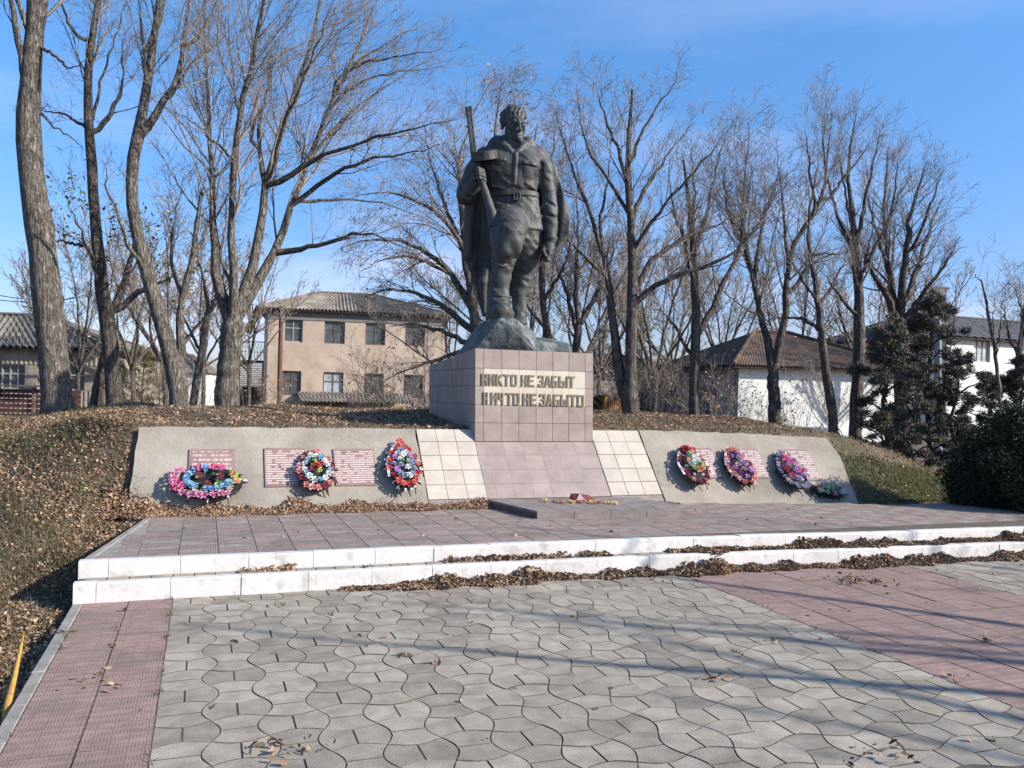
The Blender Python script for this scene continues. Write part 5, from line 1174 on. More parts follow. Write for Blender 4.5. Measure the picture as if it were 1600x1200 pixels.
make_tree('bare_tree', 'tree behind the statue with long branches arching down to the left', G1,
          [trunk(Y, [(752, 640, 24), (748, 560, 22), (742, 490, 20)])],
          [limb(Y, [(742, 500, 16), (735, 430, 13), (718, 370, 10), (685, 330, 8), (640, 305, 6), (590, 298, 4), (545, 310, 2)], -.1), limb(Y, [(740, 490, 14), (715, 440, 11), (680, 400, 9), (630, 375, 6), (580, 372, 4), (540, 385, 2)], .1), limb(Y, [(742, 480, 13), (730, 400, 11), (720, 320, 9), (715, 250, 6), (735, 190, 4), (765, 130, 2)], .2), limb(Y, [(744, 470, 14), (760, 380, 12), (770, 280, 9), (775, 180, 6), (785, 120, 3)], 0),
           limb(Y, [(738, 520, 12), (700, 480, 10), (650, 455, 7), (600, 450, 5), (560, 470, 3)], .2), limb(Y, [(738, 540, 10), (700, 520, 8), (650, 505, 6), (610, 510, 3)], 0), limb(Y, [(722, 380, 8), (690, 310, 6), (670, 240, 4), (660, 190, 2)], .3), limb(Y, [(750, 450, 11), (790, 360, 9), (830, 260, 6), (840, 190, 3)], .3), limb(Y, [(700, 425, 7), (650, 400, 5), (600, 400, 4), (560, 425, 2)], -.3), limb(Y, [(748, 540, 9), (690, 560, 7), (640, 575, 5), (590, 600, 3)], -.2), limb(Y, [(752, 400, 8), (800, 300, 6), (810, 200, 4), (800, 140, 2)], -.2)],
          dens=(3.4, 3.6, 3.6), lens=(.40, .42, .45), droop=.25, up=.25, leaves=(500, M_leaf, .04, None))
make_tree('bare_tree', 'thin stemmed tree just right of the statue, partly behind its cape', G1,
          [trunk(16.8, [(868, 640, 14), (862, 560, 12), (848, 480, 10), (845, 400, 9)]), trunk(17.2, [(905, 640, 15), (898, 560, 13), (905, 500, 12)])],
          [limb(16.8, [(846, 430, 9), (850, 340, 7), (862, 250, 5), (870, 180, 3)]), limb(16.8, [(848, 470, 8), (880, 420, 6), (900, 360, 4)]), limb(17.2, [(905, 510, 10), (930, 460, 8), (950, 420, 6), (965, 360, 3)]), limb(17.2, [(902, 520, 9), (880, 440, 7), (860, 400, 5)]), limb(17.2, [(903, 530, 8), (900, 440, 7), (905, 350, 5), (900, 280, 3)])], dens=(3.2, 3.6, 3.8), barkm=M_bark2, twm=M_twig2)
Y = 14.2
make_tree('bare_tree', 'big two stemmed tree with a round crown, first tree right of the plinth', G1,
          [trunk(Y, [(988, 652, 26), (984, 590, 20), (986, 520, 18), (989, 450, 16), (988, 380, 14), (986, 330, 12), (980, 270, 10), (984, 200, 7), (988, 140, 4)]), trunk(Y+.1, [(984, 652, 18), (968, 590, 17), (960, 520, 14), (953, 460, 12), (945, 400, 9)])],
          [limb(Y, [(953, 460, 11), (945, 400, 9), (930, 350, 8), (905, 290, 7), (885, 230, 5), (870, 180, 3)], .2), limb(Y, [(950, 430, 8), (915, 400, 7), (890, 375, 5), (875, 330, 3)], -.3), limb(Y, [(990, 480, 11), (1020, 445, 10), (1075, 425, 8), (1120, 410, 7), (1160, 385, 5), (1200, 340, 3)], -.2), limb(Y, [(988, 455, 11), (1015, 410, 9), (1060, 375, 8), (1110, 355, 6), (1160, 335, 4)], .2),
           limb(Y, [(985, 350, 9), (1010, 290, 7), (1045, 240, 5), (1085, 190, 3)], .3), limb(Y, [(982, 290, 7), (965, 230, 6), (940, 170, 4), (930, 130, 2)], -.3), limb(Y, [(986, 340, 8), (955, 290, 6), (920, 240, 5), (905, 180, 3), (900, 130, 2)], .3), limb(Y, [(984, 260, 6), (1005, 200, 5), (1040, 150, 3), (1060, 120, 2)], 0), limb(Y, [(988, 400, 8), (1020, 340, 7), (1065, 290, 5), (1110, 240, 4), (1140, 200, 2)], -.3), limb(Y, [(945, 400, 7), (940, 330, 6), (955, 260, 4), (960, 200, 2)], .3)],
          dens=(3.0, 3.4, 4), barkm=M_bark2, twm=M_twig2, up=.28)
Y = 15.2
make_tree('bare_tree', 'slender tree in front of the mauve wall with a side stem forking right', G1,
          [trunk(Y, [(1085, 655, 19), (1084, 600, 16), (1086, 540, 16), (1088, 490, 14), (1085, 430, 12), (1082, 370, 9), (1075, 300, 7), (1068, 250, 4)])],
          [limb(Y, [(1087, 530, 13), (1110, 490, 11), (1135, 440, 10), (1155, 390, 8), (1165, 330, 6), (1175, 260, 3)], .2), limb(Y, [(1085, 440, 9), (1070, 380, 7), (1050, 320, 5), (1045, 260, 3)], -.3), limb(Y, [(1084, 400, 8), (1105, 330, 6), (1115, 270, 4), (1140, 200, 2)], .3), limb(Y, [(1082, 560, 7), (1060, 520, 6), (1040, 490, 4), (1010, 480, 2)], 0), limb(Y, [(1080, 370, 7), (1085, 300, 5), (1080, 230, 3)], .2), limb(Y, [(1150, 400, 6), (1190, 350, 5), (1220, 290, 3)], .2)],
          dens=(3.2, 3.4, 4), barkm=M_bark2, twm=M_twig2, up=.3)
Y = 15.8
make_tree('bare_tree', 'dark V shaped forked tree standing before the whitewashed house wall', G1,
          [trunk(Y, [(1211, 662, 21), (1210, 620, 19), (1207, 590, 18), (1212, 565, 18)])],
          [limb(Y, [(1210, 585, 15), (1200, 540, 14), (1188, 490, 12), (1178, 440, 10), (1160, 390, 9), (1158, 330, 7), (1165, 260, 5), (1170, 190, 3)], .1), limb(Y, [(1213, 570, 15), (1222, 520, 13), (1232, 470, 12), (1227, 420, 11), (1240, 370, 10), (1268, 340, 9), (1290, 310, 7), (1292, 250, 5), (1300, 170, 3)], -.1), limb(Y, [(1180, 450, 8), (1190, 380, 7), (1205, 310, 5), (1230, 240, 3)], .3), limb(Y, [(1160, 380, 6), (1140, 320, 5), (1135, 250, 3)], -.2), limb(Y, [(1230, 430, 7), (1222, 360, 6), (1215, 290, 4), (1210, 220, 2)], .3), limb(Y, [(1234, 460, 8), (1255, 420, 7), (1290, 400, 5), (1330, 395, 3)], .1), limb(Y, [(1280, 325, 6), (1320, 270, 5), (1350, 230, 3)], .2), limb(Y, [(1270, 335, 6), (1255, 270, 5), (1250, 210, 3)], -.2)],
          dens=(2.8, 3.2, 4), barkm=M_bark2, twm=M_twig2, up=.3)
Y = 14.6
make_tree('bare_tree', 'thin wavy trunk tree standing before the right end of the whitewashed wall', G1,
          [trunk(Y, [(1303, 682, 15), (1300, 640, 14), (1292, 590, 14), (1284, 530, 12), (1280, 480, 11), (1272, 430, 9), (1265, 395, 8)])],
          [limb(Y, [(1268, 420, 7), (1262, 360, 6), (1270, 300, 4), (1280, 240, 2)]), limb(Y, [(1266, 400, 6), (1285, 395, 5), (1310, 398, 3)], 0), limb(Y, [(1284, 520, 7), (1260, 500, 6), (1225, 495, 4), (1195, 500, 2)], .2), limb(Y, [(1280, 480, 6), (1310, 430, 5), (1330, 380, 3)], .3), limb(Y, [(1278, 470, 6), (1250, 430, 5), (1230, 400, 3)], -.3)],
          dens=(2.6, 3.2, 4), barkm=M_bark2, twm=M_twig2, up=.3)
Y = 16.8
make_tree('bare_tree', 'tall dark tree with many upright shoots between the whitewashed house and the conifers', G1,
          [trunk(Y, [(1336, 680, 20), (1340, 600, 18), (1343, 520, 17), (1342, 440, 14), (1335, 380, 12), (1332, 330, 10)])],
          [limb(Y, [(1333, 340, 9), (1325, 280, 7), (1330, 220, 5), (1340, 170, 3)]), limb(Y, [(1336, 390, 9), (1350, 320, 7), (1365, 260, 5), (1375, 200, 3)]), limb(Y, [(1342, 450, 9), (1355, 400, 8), (1362, 360, 5)]), limb(Y, [(1338, 400, 7), (1305, 330, 6), (1290, 270, 4), (1285, 200, 3), (1295, 150, 2)]), limb(Y, [(1342, 500, 7), (1310, 460, 6), (1290, 430, 4)]), limb(Y, [(1335, 370, 7), (1320, 300, 5), (1310, 230, 3)]), limb(Y, [(1345, 420, 7), (1385, 340, 5), (1410, 280, 3)])],
          dens=(3.2, 3.4, 4), barkm=M_bark2, twm=M_twig2, up=.5)
Y = 18.5
make_tree('bare_tree', 'broad fan shaped bare tree rising behind the dark conifers', G1,
          [trunk(Y, [(1410, 660, 24), (1408, 560, 22), (1407, 490, 20)])],
          [limb(Y, [(1405, 520, 15), (1395, 460, 13), (1385, 400, 10), (1380, 330, 7), (1385, 260, 4), (1390, 220, 2)]), limb(Y, [(1404, 500, 14), (1380, 450, 11), (1355, 410, 8), (1340, 360, 5)]), limb(Y, [(1408, 490, 14), (1412, 420, 12), (1418, 350, 9), (1435, 290, 6), (1450, 250, 3)]), limb(Y, [(1410, 480, 12), (1432, 420, 10), (1450, 360, 7), (1470, 310, 4)]), limb(Y, [(1412, 500, 11), (1450, 450, 8), (1480, 410, 5), (1500, 370, 3)]), limb(Y, [(1395, 430, 8), (1370, 360, 6), (1355, 290, 4)]), limb(Y, [(1385, 380, 6), (1400, 310, 5), (1410, 240, 3)]), limb(Y, [(1415, 400, 6), (1440, 330, 5), (1462, 270, 3)])],
          dens=(3.4, 3.4, 4), barkm=M_bark2, twm=M_twig2, up=.35)
Y = 12.6
make_tree('bare_sapling', 'pale thin sapling standing behind the dark round shrub at the right', 'saplings by the conifers',
          [trunk(Y, [(1566, 665, 6), (1560, 590, 5.5), (1552, 530, 5), (1543, 480, 4), (1534, 440, 3)])],
          [limb(Y, [(1556, 560, 3.5), (1566, 500, 3), (1571, 455, 2)]), limb(Y, [(1552, 530, 3), (1553, 490, 2), (1555, 460, 1.5)]), limb(Y, [(1562, 660, 3.5), (1540, 650, 3), (1515, 635, 2)]), limb(Y, [(1534, 440, 2), (1525, 432, 1.5), (1515, 435, 1)])], dens=(2, 2, 2), lens=(.25, .3, .3), cat='young tree')
Y = 15.
make_tree('bare_sapling', 'reddish young tree at the right edge of the frame behind the shrub', 'saplings by the conifers',
          [trunk(Y, [(1590, 700, 12), (1588, 620, 11), (1592, 560, 9), (1600, 500, 7), (1606, 450, 4)])], [limb(Y, [(1592, 560, 6), (1575, 520, 5), (1570, 480, 3)]), limb(Y, [(1596, 530, 6), (1620, 480, 4), (1630, 440, 2)]), limb(Y, [(1598, 510, 5), (1592, 470, 3), (1585, 440, 2)])], dens=(4, 4, 4), twm=M_twig2, cat='young tree')
Y = 20.
make_tree('bare_tree', 'pale thin trunk between the curved trunk and the large many limbed tree', G1,
          [trunk(Y, [(300, 640, 13), (308, 590, 12), (318, 530, 10), (325, 480, 9)])], [limb(Y, [(325, 490, 8), (345, 450, 6), (355, 400, 4)]), limb(Y, [(324, 480, 7), (318, 430, 5), (300, 380, 3)]), limb(Y, [(312, 550, 6), (290, 500, 5), (260, 470, 3)]), limb(Y, [(320, 500, 5), (340, 470, 4), (370, 430, 2)])], dens=(3.5, 3.5, 4))
DK[0] = .62
# trees further back: own trunk and crown each, freely grown
def free_tree(X_, Y_, hgt_, label, group, spread=.5, nl=6, r0=None, dens=(1.7, 2.6, 3.0), barkm=None, twm=None, name='bare_tree', levels=3, up=.45, fork=.28, leaves=None, lens=(.40, .42, .45), rmin=.006, cat='tree'):
    gz = HX(X_, Y_); r0 = r0 or hgt_*.0105; b_ = np.array([X_, Y_, gz-.1]); P = [b_]; lean_ = rng.normal(0, .05, 2)
    fz = hgt_*fork
    for k in range(1, 5): P.append(np.array([X_+lean_[0]*fz*k/4+rng.normal(0, .02), Y_+lean_[1]*fz*k/4, gz+fz*k/4]))
    trunks = [(P, [r0*1.25, r0, r0*.92, r0*.88, r0*.85])]; limbs = []
    for i in range(nl):
        a = 2*math.pi*(i+rng.uniform(-.3, .3))/nl; t_ = rng.uniform(.75, 1.) if i else 1.; s0 = P[0]+(P[-1]-P[0])*t_; el = rng.uniform(.55, 1.15)*(1.4-spread) if i else 1.45
        ln = (hgt_-fz)*rng.uniform(.75, 1.05)*(1 if i == 0 else .92); d = np.array([math.cos(a)*math.cos(el), math.sin(a)*math.cos(el), math.sin(el)]); q = s0.copy(); pts_ = [q.copy()]
        for k in range(6): d = d+rng.normal(0, .10, 3)+np.array([0, 0, .10]); d /= np.linalg.norm(d); q = q+d*ln/6; pts_.append(q.copy())
        limbs.append((pts_, list(r0*.6*np.linspace(1, .16, 7))))
    return make_tree(name, label, group, trunks, limbs, dens=dens, rmin=rmin, up=up, barkm=barkm or M_bark2, twm=twm or M_twig, levels=levels, leaves=leaves, lens=lens, cat=cat)
G2 = 'bare trees far behind the memorial'
far = [(120, 27, 7.5, 'between the second tree and the long low building'), (215, 30, 8.5, 'seen between the second and third trunks from the left'), (262, 25, 8, 'behind the forked base of the third tree'), (318, 36, 9, 'left of the two storey house, behind the pale thin trunk'), (390, 40, 9.5, 'just left of the two storey house'),
       (700, 33, 7.5, 'between the two storey house and the statue'), (830, 30, 9.5, 'directly behind the statue, right of its knees'), (890, 24, 8.2, 'right of the cape, near the statue'), (930, 31, 9, 'above the rusty shed'), (1020, 27, 8.4, 'left of the mauve wall'), (1045, 38, 10, 'over the mauve wall, behind the slender tree'),
       (1130, 42, 11, 'behind the old tiled roof, at its left slope'), (1250, 41, 11, 'behind the old tiled roof, at its right slope'), (1370, 36, 9.5, 'behind the conifers at their left'), (1440, 30, 8, 'behind the conifers at their right')]
for (px, Yf, hh, where) in far:
    p = at(px, 620, Yf); free_tree(p.x, Yf, hh, 'bare tree in the distance, '+where, G2, nl=7, dens=(2.4, 3.0, 3.0) if Yf < 35 else (2.2, 2.8, 2.4), rmin=.0035+.00028*Yf, leaves=(250, M_leaf, .06, None) if px in (655, 700, 262) else None)
for (x_, y_, hh, where) in [(-26, 24, 8, 'out of frame left of the long low building'), (-33, 40, 9, 'out of frame far left'), (40, 55, 10, 'out of frame far right')]:
    free_tree(x_, y_, hh, 'bare tree '+where, G2, nl=7, dens=(2.0, 2.6, 2.0), rmin=.014)
# thickets
G3 = 'leafless bushes behind the mound'
for (px, Yf, hh, where) in [(235, 24, 3.2, 'between the second and third trunks from the left'), (205, 33, 3.6, 'in the gap beside the long low building'), (300, 28, 3.0, 'at the foot of the pale thin trunk'), (425, 24, 1.8, 'before the left corner of the two storey house'), (598, 21, 2.6, 'before the second window from the right of the two storey house'), (662, 20, 3.8, 'against the left side of the plinth'),
                           (940, 22, 3.4, 'over the rusty shed'), (1005, 19, 3.0, 'right of the big two stemmed tree'), (1045, 20, 2.6, 'before the mauve wall, left part'), (1120, 19, 2.0, 'before the mauve wall window'), (1175, 20, 1.8, 'before the corner of the whitewashed house'), (1255, 20, 2.0, 'before the whitewashed wall, between two trunks'), (1320, 22, 3.6, 'at the left edge of the conifers')]:
    p = at(px, 640, Yf); free_tree(p.x, Yf, hh, 'tangled leafless bush '+where, G3, nl=9, fork=.06, r0=.022, spread=.7, dens=(3.2, 4, 3.5), name='bare_bush', rmin=.004, twm=M_twig if rng.uniform() < .5 else M_twig2, leaves=(160, M_leaf, .035, None), cat='bush', lens=(.32, .42, .45))
DK[0] = .22
# the row of trees right of the square, out of the picture, that throws the streaks of shade over the paving
G4 = 'bare trees along the right side of the square'
for k, (u, v, hh, wh_) in enumerate([(11.4, -1.4, 8., 'second from the steps'), (9.8, -3.8, 7.5, 'farthest from the steps'), (14.8, -2.5, 9, 'at the back of the second row')]):
    p = W3(u, v); free_tree(p.x, p.y, hh, 'bare tree out of frame right of the square, '+wh_, G4, nl=6, dens=(1.6, 2.2, 2.0), r0=.15, rmin=.007)

# ------------------------------------------------------------------ evergreens
def foliage(name, C_, rad, n, size, mt, parent, tl=1.2, shell=.45, base=None, bf=None):
    """many small sprays spread through lumpy clumps; C_ (m,3) clump centres, rad (m,3)"""
    m_ = len(C_); w = rad.prod(1)**.66; k = rng.choice(m_, n, p=w/w.sum()); d = nrmz(rng.normal(0, 1, (n, 3))); r = rng.uniform(shell, 1.05, n)**.7
    P = C_[k]+d*rad[k]*r[:, None]
    rr = np.clip(.35+.22*rng.normal(0, 1, n)+.25*rng.uniform(-1, 1, m_)[k], 0, 1)
    return scatter(name, P, size, tl, mt, kind=None, parent=parent, base=base if base is not None else GB2, bf=bf if bf is not None else GF, rnd=rr)
GB2 = np.array([[-.15, 0, 0], [.15, 0, 0], [0, .2, 1.0]], float)
def conifer(X_, Y_, h, r, label, mt, n, group, sparse=.6, shape=1.):
    gz = HX(X_, Y_); th_ = thing('conifer', (X_, Y_, gz-.05), label, 'conifer', group)
    b = MB(); pts_ = [Vector((X_+.05*math.sin(k*1.7), Y_+.05*math.cos(k*2.1), gz-.1+h*k/6)) for k in range(7)]; b.tube(pts_, [r*.075*(1-k/6.6) for k in range(7)], 8); b.build('trunk', M_bark2, th_)
    C_ = []; Rd = []; br = MB(); nb = int(h*9)
    for k in range(nb):
        t_ = (k+.5)/nb; z = h*(.06+.90*t_); a = k*2.4+rng.normal(0, .3); R_ = r*(1-t_**1.5*.86)*rng.uniform(.6, 1.15)*(.75+.25*math.sin(t_*math.pi*shape))
        c = Vector((X_, Y_, gz+z)); e = c+Vector((math.cos(a)*R_, math.sin(a)*R_, R_*.35)); br.tube([c-Vector((0, 0, .1)), (c+e)/2, e], [.022, .014, .006], 4, False)
        for q in (.45, .75, 1.0):
            p_ = c.lerp(e, q); C_.append([p_.x+rng.normal(0, .08), p_.y+rng.normal(0, .08), p_.z+rng.normal(0, .08)]); s_ = r*rng.uniform(.09, .18); Rd.append([s_, s_, s_*rng.uniform(.6, 1.1)])
    br.build('branches', M_bark2, th_)
    foliage('foliage', np.array(C_), np.array(Rd), int(n*1.5), .062, mt, th_, shell=.1)
    return th_
GC = 'dark conifers on the right of the mound'
def cpos(px, Y): p = at(px, 640, Y); return p.x, Y
for (px, Yf, h, r, n, lab) in [(1385, 14.6, 2.7, .85, 15000, 'dark green conifer at the left end of the conifer group'), (1450, 15.2, 3.4, .9, 16000, 'tallest, brownish conifer in the middle of the group'), (1492, 14.4, 2.3, .75, 10000, 'brown tinged conifer right of the tallest one'), (1425, 13.6, 1.4, .6, 5000, 'short dark conifer at the foot of the group, on the mound slope'),
                               (1545, 15.8, 2.0, .7, 9000, 'dark conifer in front of the white building'), (1592, 14.6, 2.1, .7, 10000, 'low dark green conifer at the right edge behind the round shrub')]:
    x, y = cpos(px, Yf); conifer(x, y, h, r, lab, M_conif, n, GC)
x, y = cpos(222, 32); conifer(x, y, 2.9, 1.0, 'small olive green conifer seen between the second and third trunks', M_olive, 9000, 'green shrubs in the distance')
x, y = cpos(160, 26); conifer(x, y, 1.6, .6, 'low olive green shrub behind the second trunk from the left', M_olive, 4000, 'green shrubs in the distance')
x, y = cpos(1000, 34); conifer(x, y, 5.2, 1.3, 'yellow green tall shrub above the rusty shed, right of the plinth', M_olive, 9000, 'green shrubs in the distance')
x, y = cpos(940, 36); conifer(x, y, 4.6, 1.2, 'olive brown shrub between the plinth and the rusty shed', M_conif, 7000, 'green shrubs in the distance')
def yew(c, rx, ry, rz, label, n):
    gz = HX(c.x, c.y); th_ = thing('round_shrub', (c.x, c.y, gz), label, 'shrub', 'clipped evergreen shrubs'); b = MB()
    C_ = []; Rd = []
    for k in range(60):
        d = nrmz(rng.normal(0, 1, 3)); d[2] = abs(d[2])*1.0; q = rng.uniform(.45, .88)
        C_.append([c.x+d[0]*rx*q, c.y+d[1]*ry*q, gz+.12+d[2]*rz*q*1.0]); s_ = rng.uniform(.20, .34)*min(rx, 1.2); Rd.append([s_, s_, s_])
    for k in range(14):
        a = rng.uniform(0, 6.28); e = Vector((c.x+math.cos(a)*rx*.7, c.y+math.sin(a)*ry*.7, gz+rz*rng.uniform(.4, .8))); b.tube([Vector((c.x+rng.normal(0, .05), c.y, gz-.05)), e], [.03, .008], 5, False)
    b.build('stem', M_bark2, th_)
    foliage('foliage', np.array(C_), np.array(Rd), int(n*1.4), .055, M_yew, th_, tl=1.3, shell=.35); return th_
p = at(1588, 700, 10.9); yew(Vector((p.x, p.y, 0)), .95, .9, 1.38, 'big dark round evergreen shrub at the right edge behind the platform', 60000)
p = W3(12.2, 5.2); yew(p, 1.3, 1.3, 2.4, 'dark evergreen shrub added out of frame right of the steps to shade the platform', 26000)  # unseen shrubs, added so that their shade falls on the right of the platform
p = W3(14.6, 6.6); yew(p, 1.3, 1.3, 2.6, 'dark evergreen shrub added out of frame farther from the steps to shade the platform', 26000)

# ------------------------------------------------------------------ buildings
class Fr:     # local frame: x along the wall, y into the building, z up
    def __init__(s, X_, Y_, yaw, z=0.): s.o = Vector((X_, Y_, z)); s.x = Vector((math.cos(yaw), math.sin(yaw), 0)); s.y = Vector((-math.sin(yaw), math.cos(yaw), 0))
    def __call__(s, x, y, z): return s.o+s.x*x+s.y*y+Vector((0, 0, z))
    def box(s, b, x0, x1, y0, y1, z0, z1): return b.hexa([s(x0, y0, z0), s(x1, y0, z0), s(x1, y1, z0), s(x0, y1, z0), s(x0, y0, z1), s(x1, y0, z1), s(x1, y1, z1), s(x0, y1, z1)])
def wall_open(fr, x0, x1, z0, z1, ops, th=.25, y=0.):
    """wall with real openings: piers, sills and lintels as one mesh"""
    b = MB(); xs = sorted({x0, x1} | {o[0] for o in ops} | {o[1] for o in ops}); zz = sorted({z0, z1} | {o[2] for o in ops} | {o[3] for o in ops})
    for i in range(len(xs)-1):
        run = None
        for j in range(len(zz)-1):
            cx, cz = (xs[i]+xs[i+1])/2, (zz[j]+zz[j+1])/2
            solid = not any(o[0] < cx < o[1] and o[2] < cz < o[3] for o in ops)
            if solid and run is None: run = zz[j]
            if (not solid) and run is not None: fr.box(b, xs[i], xs[i+1], y, y+th, run, zz[j]); run = None
        if run is not None: fr.box(b, xs[i], xs[i+1], y, y+th, run, zz[-1])
    return b
def window(fr, x0, x1, z0, z1, parent, fmat, gmat, bars=(1, 1), fw=.07, rec=.1, name='window', y=0.):
    b = MB()
    for q in ((x0, x1, z0, z0+fw), (x0, x1, z1-fw, z1), (x0, x0+fw, z0+fw, z1-fw), (x1-fw, x1, z0+fw, z1-fw)): fr.box(b, q[0], q[1], y+rec, y+rec+.06, q[2], q[3])
    w, h = x1-x0, z1-z0
    for k in range(bars[0]): xx = x0+w*(k+1)/(bars[0]+1); fr.box(b, xx-.025, xx+.025, y+rec+.005, y+rec+.055, z0+fw, z1-fw)
    for k in range(bars[1]): zz = z0+h*(.62 if bars[1] == 1 else (k+1)/(bars[1]+1)); fr.box(b, x0+fw, x1-fw, y+rec+.003, y+rec+.057, zz-.025, zz+.025)
    o = b.build(name, fmat, parent, origin=fr(x0, 0, z0))
    g2 = MB(); g2.quad(fr(x0+.01, y+rec+.04, z0+.01), fr(x1-.01, y+rec+.04, z0+.01), fr(x1-.01, y+rec+.04, z1-.01), fr(x0+.01, y+rec+.04, z1-.01)); g2.build('pane', gmat, o)
    return o
def wavy(a, b_, c, d, n, m_, amp, waves):
    """corrugated sheet between eave a-b and ridge d-c"""
    V = []; nn = ((b_-a).cross(d-a)).normalized()
    for j in range(m_+1):
        t_ = j/m_
        p0, p1 = a.lerp(d, t_), b_.lerp(c, t_)
        for i in range(n+1):
            s_ = i/n; wv = (p0-a).dot((b_-a).normalized())/(b_-a).length; ph = (wv+(p1-p0).length/(b_-a).length*s_)*waves*2*math.pi
            V.append(p0.lerp(p1, s_)+nn*(amp*math.sin(ph)+.03*(j % 2 == 0)*0)+nn*.0)
    return V, [[j*(n+1)+i, j*(n+1)+i+1, (j+1)*(n+1)+i+1, (j+1)*(n+1)+i] for j in range(m_) for i in range(n)]
def hip_roof(fr, w, d, ze, zr_, ov, mt, parent, waves=40, amp=.03, rx0=None, rx1=None):
    a, b_, c, e = fr(-ov, -ov, ze), fr(w+ov, -ov, ze), fr(w+ov, d+ov, ze), fr(-ov, d+ov, ze); rx0 = rx0 if rx0 is not None else d/2; rx1 = rx1 if rx1 is not None else w-d/2
    r0_, r1_ = fr(rx0, d/2, zr_), fr(rx1, d/2, zr_); V = []; Fc = []
    for q, wv in (((a, b_, r1_, r0_), waves), ((c, e, r0_, r1_), waves), ((b_, c, r1_, r1_), waves*d/w), ((e, a, r0_, r0_), waves*d/w)):
        v_, f_ = wavy(*q, int(wv*6), 6, amp, round(wv)); n = len(V); V += v_; Fc += [[i+n for i in k] for k in f_]
    V2 = [v_-Vector((0, 0, .04)) for v_ in V]; n = len(V)
    rf = put('roof', V+V2, Fc+[[i+n for i in reversed(k)] for k in Fc], mt, parent)
    b = MB(); fr.box(b, -ov+.05, w+ov-.05, -ov+.05, d+ov-.05, ze-.12, ze-.05); b.build('soffit', M_woodd, parent)
    for p_, q_ in ((r0_, r1_), (a, r0_), (b_, r1_)):
        if (p_-q_).length > .3: b = MB(); b.tube([p_+Vector((0, 0, .03)), q_+Vector((0, 0, .05))], .07, 6); b.build('ridge_cap', mt, rf)
    return rf
# two storey beige house
D1 = 47.; pc = at(410, 640, D1); z0 = .0
f1 = Fr(pc.x, D1, math.radians(13.5)); Wd = 10.35
hs_ = thing('apartment_house', f1(5, 0, 0), 'two storey beige plastered house with grey corrugated roof behind the left trees', 'house')
def lz(py, x): p_ = f1(x, 0, 0); r_ = ray(proj(p_)[0], py); return HC+r_[2]/r_[1]*p_.y
def lx(px): 
    lo, hi = -5, 20
    for _ in range(40):
        mid = (lo+hi)/2
        if proj(f1(mid, 0, 2))[0] < px: lo = mid
        else: hi = mid
    return lo
ops = []
for a_, c_ in ((441, 471), (505, 537), (569, 600), (631, 662)):
    x0, x1 = lx(a_), lx(c_); ops.append((x0, x1, lz(534+(a_-441)*.036, x0), lz(498+(a_-441)*.036, x0))); ops.append((x0-.02, x1-.02, lz(617.5+(a_-441)*.022, x0), lz(579+(a_-441)*.034, x0)))
ze = lz(480, .5)-.05
wall_open(f1, 0, Wd, -.5, ze-.05-.55, ops).build('wall', M_beige, hs_)
b = MB(); f1.box(b, -.03, Wd+.03, -.04, .25, ze-.6, ze-.1); b.build('eaves_band', M_eavesband, hs_)  # grey band along the top of the wall, under the eaves
b = MB(); f1.box(b, 0, .25, .25, 8, -.5, ze-.1); f1.box(b, Wd-.25, Wd, .25, 8, -.5, ze-.1); f1.box(b, .25, Wd-.25, 7.75, 8, -.5, ze-.1); b.build('side_walls', M_beige, hs_)
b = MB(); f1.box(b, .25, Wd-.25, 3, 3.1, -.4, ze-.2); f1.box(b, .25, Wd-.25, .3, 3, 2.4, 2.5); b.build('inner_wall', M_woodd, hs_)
for k, o_ in enumerate(ops): window(f1, *o_, hs_, M_frame if k != 0 else M_fgrey, M_glassw if k in (3,) else M_glass, (1, 1))
hip_roof(f1, Wd, 8, ze, lz(455, 3.5)+.35, .42, M_slate, hs_, 54, .03, 3.0, 6.3)
b = MB(); xp = lx(437.5); b.tube([f1(xp, -.55, -.3), f1(xp, -.55, ze+.1)], .13, 10); tag(b.build('pipe_post', M_pipe, None, origin=f1(xp, -.55, 0)), 'tall brown post standing before the left windows of the two storey house', 'post')
# low canopy in front
cn = thing('canopy', f1(5, -2, 0), 'low grey corrugated canopy at the foot of the two storey house', 'canopy')
xa, xb = lx(467), lx(642); v_, f_ = wavy(f1(xa+.2, -2.0, .85), f1(xb, -2.0, .85), f1(xb-.1, -.02, 1.35), f1(xa-.1, -.02, 1.35), 240, 2, .025, 30); n = len(v_)
put('roof_sheet', v_+[q-Vector((0, 0, .03)) for q in v_], f_+[[i+n for i in reversed(k)] for k in f_], M_slate, cn)
for x_ in np.linspace(xa+.25, xb-.1, 5): b = MB(); f1.box(b, x_-.05, x_+.05, -1.95, -1.85, -.5, .83); b.build('post', M_woodd, cn)
b = MB(); f1.box(b, xa+.3, xb-.1, -1.8, -1.75, -.5, .55); b.build('front_board', M_woodd, cn)
# balcony and slatted porch at its left
pr_ = thing('porch', f1(-1, 1, 0), 'dark slatted porch with balcony rail at the left end of the beige house', 'porch')
b = MB(); f1.box(b, -1.42, -.04, .55, 2.2, lz(563, -.5)-.08, lz(563, -.5)+.02); b.build('floor', M_woodd, pr_)
b = MB(); f1.box(b, -1.35, -.05, .66, .7, -.5, lz(604, -.5)); b.build('lower_board', M_woodd, pr_)
for x_ in (-1.38, -.78, -.12): b = MB(); f1.box(b, x_, x_+.09, .56, .64, -.5, lz(563, -.5)-.08); b.build('post', M_woodd, pr_)
zt, zb = lz(565, -.5), lz(604, -.5)
for k in range(13):
    z = zb+(zt-zb)*(k+.3)/13
    b = MB(); f1.box(b, -1.28, -.80, .58, .60, z, z+.045); f1.box(b, -.68, -.14, .58, .60, z, z+.045); b.build('slat', M_metal, pr_)
b = MB()
